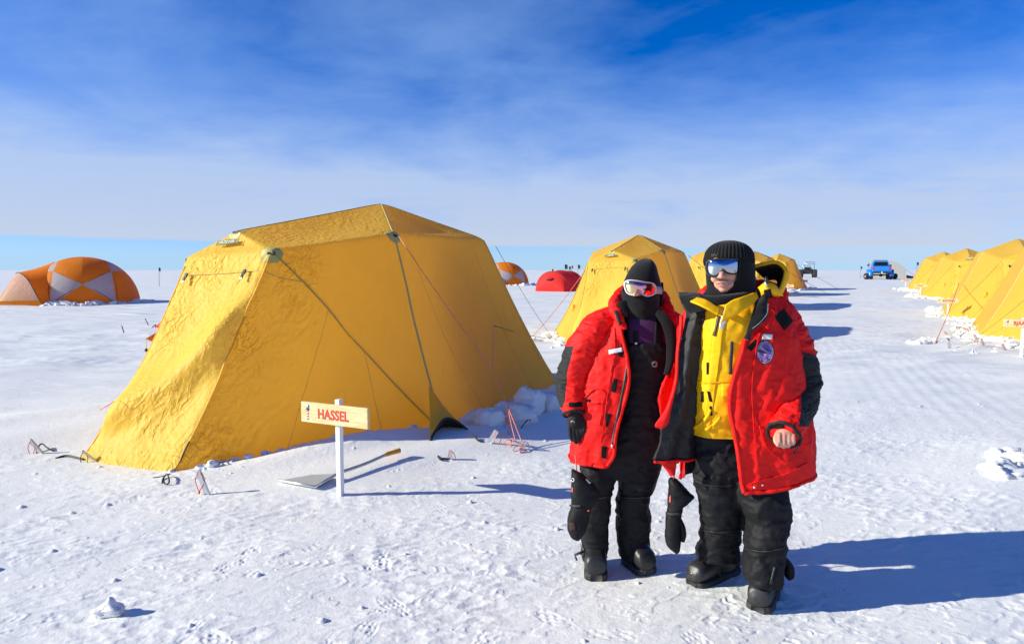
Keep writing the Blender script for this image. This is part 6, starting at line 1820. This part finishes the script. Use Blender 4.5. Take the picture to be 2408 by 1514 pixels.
strip(f, 'ankle_strap', T, [(1366, 1278), (1372, 1296), (1370, 1308)], 6, m_zip)
f.part('strap_end', *tube_vf([P(1372, 1296, 3.60), P(1352, 1304, 3.585), P(1356, 1316, 3.585)], .012, 8, True, .4), m_black, bib)
boot(f, G(1402, 1364), G(1396, 1318), P(1396, 1306, 3.70), W=.060)
boot(f, G(1526, 1352), G(1474, 1318), P(1488, 1300, 3.76), W=.060)
# purple shirt and bib straps
V, Q = f.loft([(736, 1482, 1540, .04, .07), (750, 1470, 1552, .03, .095), (770, 1458, 1568, .03, .118), (800, 1460, 1568, .03, .122), (835, 1466, 1564, .03, .110)], 40, 60)
V = crumple(V, Q[:-2], .005, (9, 9, 9), 121); shirt = f.part('shirt', V, Q, m_purple); T = bvh([shirt])
decal(f, 'bib_strap', T, [(1462, 752), (1478, 752), (1482, 812), (1464, 812)], m_blkp, .004, 10, 4, .004, bib); decal(f, 'bib_strap', T, [(1542, 752), (1556, 756), (1560, 812), (1538, 812)], m_blkp, .004, 10, 4, .004, bib)
decal(f, 'collar_placket', T, [(1486, 778), (1501, 778), (1500, 806), (1489, 806)], m_fleece, .004, 8, 4, .004, shirt)
# parka
rows = [(722, 1462, 1552, .05, .075, 1545, 1472), (742, 1432, 1580, .04, .11, 1556, 1466), (765, 1408, 1600, .04, .135, 1575, 1465), (800, 1388, 1612, .03, .155, 1590, 1473), (837, 1374, 1616, .03, .165, 1589, 1481), (878, 1364, 1616, .02, .17, 1560, 1484), (912, 1358, 1614, .02, .175, 1545, 1479), (946, 1352, 1612, .02, .18, 1546, 1470),
        (1004, 1344, 1606, .02, .185, 1560, 1455), (1050, 1340, 1600, .02, .185, 1570, 1450), (1076, 1338, 1596, .02, .185, 1575, 1434)]
V, Q, n_, m_ = f.shell(rows, 110, 130, .85, None); V = crumple(V, Q, .014, (8, 8, 3.2), 131, 3, .6)
nn_ = fnorm(V, Q)
if ((V - V.mean(0)) * nn_).sum() < 0: Q = [q[::-1] for q in Q]
W, fc, mi = two_sided(V, Q, .020, n_, m_)
pk = f.part('parka', W, fc, [m_redp, m_blkl], None, mi)
g_ = V.reshape(n_, m_, 3)
f.part('hem_binding', *tube_vf(g_[-1], .009, 8), m_redp, pk); f.part('front_binding', *tube_vf(g_[:, 0], .008, 8), m_redp, pk); f.part('front_binding', *tube_vf(g_[:, -1], .010, 8), m_redp, pk)
V, Q = f.tube([(1446, 735, 3.70, 20), (1428, 752, 3.69, 32), (1402, 776, 3.68, 40), (1374, 815, 3.67, 42), (1354, 862, 3.67, 40), (1345, 910, 3.66, 38.5), (1346, 942, 3.62, 33), (1349, 962, 3.59, 27), (1350, 974, 3.575, 24.5)], 200, 128)
V = crumple(V, Q[:-2], .011, (5, 5, 14), 141, 3, .6)
ctr = np.array([V[list(q)].mean(0) for q in Q]); pp = px_of(ctr)
bnd = lambda y: np.interp(y, [812, 830, 880, 940, 956], [1350, 1345, 1334, 1329, 1324])
mi = [1 if (814 < y < 958 and x < bnd(y)) else 0 for x, y in pp]
sl_ = f.part('sleeve', V, Q, [m_redp, m_patch], pk, mi)
ring = V.reshape(-1, 128, 3)[-2]; f.part('cuff_binding', *tube_vf(np.concatenate([ring, ring[:1]]), .0085, 8), m_patch, sl_)
V, Q = f.tube([(1570, 742, 3.72, 22), (1592, 790, 3.74, 38), (1606, 880, 3.80, 40), (1602, 960, 3.80, 34), (1600, 985, 3.79, 28)], 50, 36)
f.part('sleeve', crumple(V, Q[:-2], .010, (5, 5, 14), 142), Q, m_redp, pk)
mb = MB(); capsule(mb, [P(1470, 772, 3.555), P(1452, 745, 3.60), P(1446, 714, 3.68), P(1466, 692, 3.78), P(1510, 690, 3.83), P(1550, 700, 3.79), P(1570, 728, 3.70), P(1588, 762, 3.62)], [.014, .030, .038, .048, .055, .05, .034, .02])
V, Fc = remesh('x', mb, .007, m_redp, f, 3); f.part('parka_hood', crumple(V, Fc, .011, (11, 11, 11), 151), Fc, m_redp, pk)
V, Q = f.sheet([(1448, 716, 3.645), (1452, 728, 3.63), (1464, 742, 3.60)], [(1468, 706, 3.63), (1468, 726, 3.62), (1472, 745, 3.60)], 16, 8, .01)
W, fc, mi = two_sided(V, Q, .012, 16, 8); f.part('fleece_collar', W, fc, [m_fleece, m_fleece], pk, mi)
V, Q = f.sheet([(1552, 722, 3.60), (1574, 745, 3.565), (1590, 775, 3.54), (1588, 840, 3.52), (1576, 880, 3.52)], [(1540, 738, 3.585), (1556, 765, 3.55), (1566, 800, 3.535), (1566, 850, 3.53), (1560, 880, 3.525)], 40, 12, .012)
W, fc, mi = two_sided(V, Q, .014, 40, 12); f.part('fleece_collar', W, fc, [m_fleece, m_fleece], pk, mi)
T = bvh([pk] + [c_ for c_ in pk.children if c_.name.startswith(('sleeve', 'parka_hood'))])
for q in ([(1461, 808), (1471, 812), (1464, 840), (1453, 836)], [(1443, 890), (1453, 891), (1447, 923), (1436, 920)], [(1425, 972), (1437, 973), (1430, 1004), (1425, 1003)], [(1415, 1049), (1427, 1050), (1424, 1078), (1414, 1076)], [(1573, 860), (1582, 858), (1576, 888), (1570, 886)]):
    decal(f, 'velcro_tab', T, q, m_velcro, .005, 6, 4, .004, pk)
decal(f, 'cuff_tab', T, [(1337, 946), (1370, 945), (1370, 957), (1337, 956)], m_velcro, .004, 4, 8, .004, sl_)
decal(f, 'name_badge', T, [(1431, 823), (1463, 816.5), (1464, 826.5), (1432, 833)], m_white, .009, 4, 8, .003, pk)
strip(f, 'zip', T, [(1478, 838), (1472, 880), (1463, 930), (1450, 990), (1440, 1045)], 6, m_zip, .004, 50, .004, pk)
strip(f, 'seam', T, [(1446, 770), (1444, 830), (1432, 900), (1422, 980), (1412, 1040)], 1.8, m_redp, .003, 40, .004, pk)
strip(f, 'pocket_seam', T, [(1376, 935), (1400, 914), (1422, 922), (1416, 950)], 2.2, m_redp, .003, 30, .005, pk); strip(f, 'pocket_seam', T, [(1382, 946), (1400, 948), (1416, 950), (1410, 1000)], 2.2, m_redp, .003, 30, .005, pk)
decal(f, 'pocket_tab', T, [(1377, 937), (1388, 939), (1386, 947), (1377, 946)], m_velcro, .004, 4, 4, .004, pk)
strip(f, 'neck_strap', T, [(1447, 730), (1452, 745), (1460, 764)], 7, m_patch, .006, 14, .005, pk)
f.part('zip_pull', *tube_vf([P(1440, 1044, 3.49), P(1438, 1053, 3.49)], .005, 8), m_alu, pk)
# glove with five fingers
mb = MB(); hand5(mb, 1352, 988, 3.572, 1, .0112); mb.add(*sphere_vf(P(1352, 990, 3.572), (.042, .028, .052), 16, 10)); capsule(mb, [P(1351, 972, 3.58), P(1352, 990, 3.573)], .036)
V, Fc = remesh('x', mb, .004, m_fleece, f, 2); gl = f.part('glove', V, Fc, m_patch)
f.part('glove_mark', *tube_vf([P(1342, 992, 3.535), P(1346, 989, 3.532), P(1348, 990, 3.532), P(1351, 993, 3.534)], .0015, 6), m_white, gl)
# balaclava and hat
V, Q = f.loft([(648, 1474, 1548, .03, .095), (664, 1467, 1551, .03, .106), (688, 1462, 1550, .02, .108), (704, 1461, 1550, .02, .108), (724, 1464, 1549, .02, .104), (742, 1470, 1545, .03, .10), (756, 1476, 1540, .03, .095), (768, 1484, 1532, .03, .085)], 100, 110, 1.0, False)
V = crumple(V, Q, .006, (8, 8, 15), 161, 3, .5, mask=sstep(696, 712, px_of(V)[:, 1]))
ctr = np.array([V[list(q)].mean(0) for q in Q]); pc = px_of(ctr)
keep = [q for q, c_, p_ in zip(Q, ctr, pc) if not (c_[1] < 3.66 and p_[1] < 697 - .012 * (p_[0] - 1498) ** 2 and p_[1] > 655)]
bl_ = f.part('balaclava', V, keep, m_fleece)
V, Q = f.loft([(607.5, 1514, 1524, .02, .012), (609, 1508, 1529, .02, .03), (615, 1499, 1536, .02, .06), (626, 1487, 1543, .02, .085), (641, 1476, 1547, .02, .103), (657, 1469, 1551, .02, .113), (668, 1467, 1553.5, .02, .116), (673, 1469, 1553, .02, .113)], 60, 80, .95)
f.part('hat', crumple(V, Q[:-2], .005, (9, 9, 9), 171, 2, .3), Q, m_fleece)
V, Q = f.loft([(664, 1545, 1557, .05, .06), (690, 1546, 1558, .05, .06), (716, 1546, 1553, .05, .05), (722, 1547, 1551, .05, .03)], 20, 24); f.part('ear_flap', V, Q, m_fleece)
pts = [(685, 290), (690, 262), (715, 246), (745, 241), (800, 246), (870, 258), (935, 267), (964, 290), (973, 325), (957, 368), (905, 388), (862, 381), (832, 352), (806, 339), (788, 352), (770, 378), (732, 372), (702, 345)]
goggles(f, [(1279.7 + .2727 * x, 591.7 + .2727 * y) for x, y in pts], (1503, 674), 3.528, plain('white_goggle_frame', (.78, .74, .78), .3), m_lensr, half=40, curve=.042,
        strap_pts=[(1541, 682, 3.575), (1549, 682, 3.60), (1556, 684, 3.66), (1552, 684, 3.76), (1508, 684, 3.81)], smat=plain('plaid_strap', (.45, .42, .44), .6, 0, .5, .75, 90))

# ---------------------------------------------------------------- mittens hanging from the parkas
def mitten(rows, D_, label, thumb=None, cord=None, patch=None, seed=0):
    q = P(sum(r[1] + r[2] for r in rows) / 2 / len(rows), rows[-1][0], D_)
    h = Fig(D_, q, label); h.o.name = 'mitten'; h.o['category'] = 'mitten'; h.o['group'] = 'black mittens on red cords'
    V, Q = h.loft(rows, 70, 48, .9); V = crumple(V, Q[:-2], .006, (9, 9, 11), 200 + seed)
    mt = h.part('shell', V, Q, m_blkp)
    if thumb: h.part('thumb', *h.tube(thumb, 30, 20), m_blkp)
    if cord: h.part('cord', *tube_vf(catmull([P(*k) for k in cord], 20), .0045, 6), m_cordred)
    return h, mt, bvh([mt])
h, mt, T = mitten([(1105, 1345, 1353, 0, .012), (1112, 1344, 1366, 0, .035), (1126, 1344, 1384, 0, .045), (1146, 1344, 1404, 0, .05), (1164, 1343, 1409, 0, .05), (1180, 1343, 1400, 0, .05), (1198, 1341, 1390, 0, .05), (1222, 1335, 1386, 0, .05), (1246, 1335, 1378, 0, .045), (1262, 1343, 1370, 0, .035), (1270, 1353, 1364, 0, .015)], 3.50,
                  'black gauntlet mitten on a red cord against the leg of the balaclava wearer', None, [(1353, 1070, 3.52), (1355, 1090, 3.51), (1356, 1106, 3.50)], None, 1)
decal(h, 'palm_patch', T, [(1337, 1228), (1352, 1230), (1354, 1246), (1340, 1248)], cloth('brown_palm', (.05, .025, .018), .7), .003, 6, 6, .002, mt)
decal(h, 'care_tag', T, [(1377, 1126), (1388, 1121), (1396, 1132), (1386, 1136)], m_white, .004, 4, 4, .002, mt)
decal(h, 'red_tab', T, [(1344, 1146), (1346.5, 1146), (1346.5, 1157), (1344, 1157)], m_cordred, .003, 4, 2, .002, mt)
strip(h, 'round_mark', T, [(1347 + 3 * math.cos(t), 1128 + 4 * math.sin(t)) for t in np.linspace(-2.2, 3.4, 14)], 1.2, m_white, .003, 20, .001, mt)
strip(h, 'wrist_strap', T, [(1339, 1186), (1352, 1190), (1366, 1189)], 6, m_black, .004, 12, .004, mt)
c_ = cast(T, 1384, 1200, .004); h.part('red_button', *sphere_vf(c_, (.006, .004, .006), 10, 8), m_cordred, mt)
h, mt, T = mitten([(1124, 1575, 1588, 0, .02), (1134, 1572, 1600, 0, .04), (1148, 1572, 1612, 0, .045), (1160, 1572, 1624, 0, .045), (1169, 1571, 1633, 0, .04), (1180, 1571, 1620, 0, .045), (1190, 1570, 1607, 0, .045), (1205, 1567, 1604, 0, .042), (1230, 1565, 1601, 0, .042), (1255, 1564, 1600, 0, .042), (1275, 1566, 1600, 0, .04), (1290, 1576, 1599, 0, .03), (1300, 1586, 1595, 0, .012)], 3.44,
                  'black mitten dangling on a red cord in the gap between the two people', [(1598, 1222, 3.43, 6), (1605, 1240, 3.42, 7), (1607, 1258, 3.42, 7), (1605, 1273, 3.42, 5)], [(1587, 1085, 3.36), (1584, 1105, 3.40), (1585, 1126, 3.44)], None, 2)
decal(h, 'red_tab', T, [(1574, 1168), (1577, 1164), (1577, 1180), (1573, 1182)], m_cordred, .003, 4, 2, .002, mt)
strip(h, 'wrist_strap', T, [(1567, 1206), (1580, 1209), (1600, 1206)], 6, m_black, .004, 12, .004, mt)
mitten([(1312, 1842, 1852, 0, .02), (1324, 1842, 1862, 0, .03), (1340, 1843, 1867, 0, .035), (1354, 1846, 1865, 0, .03), (1364, 1853, 1858, 0, .012)], 3.36, 'black mitten tip showing behind the outer trouser leg of the yellow jacket wearer', None, [(1850, 1130, 3.42), (1850, 1220, 3.40), (1847, 1314, 3.36)], None, 3)
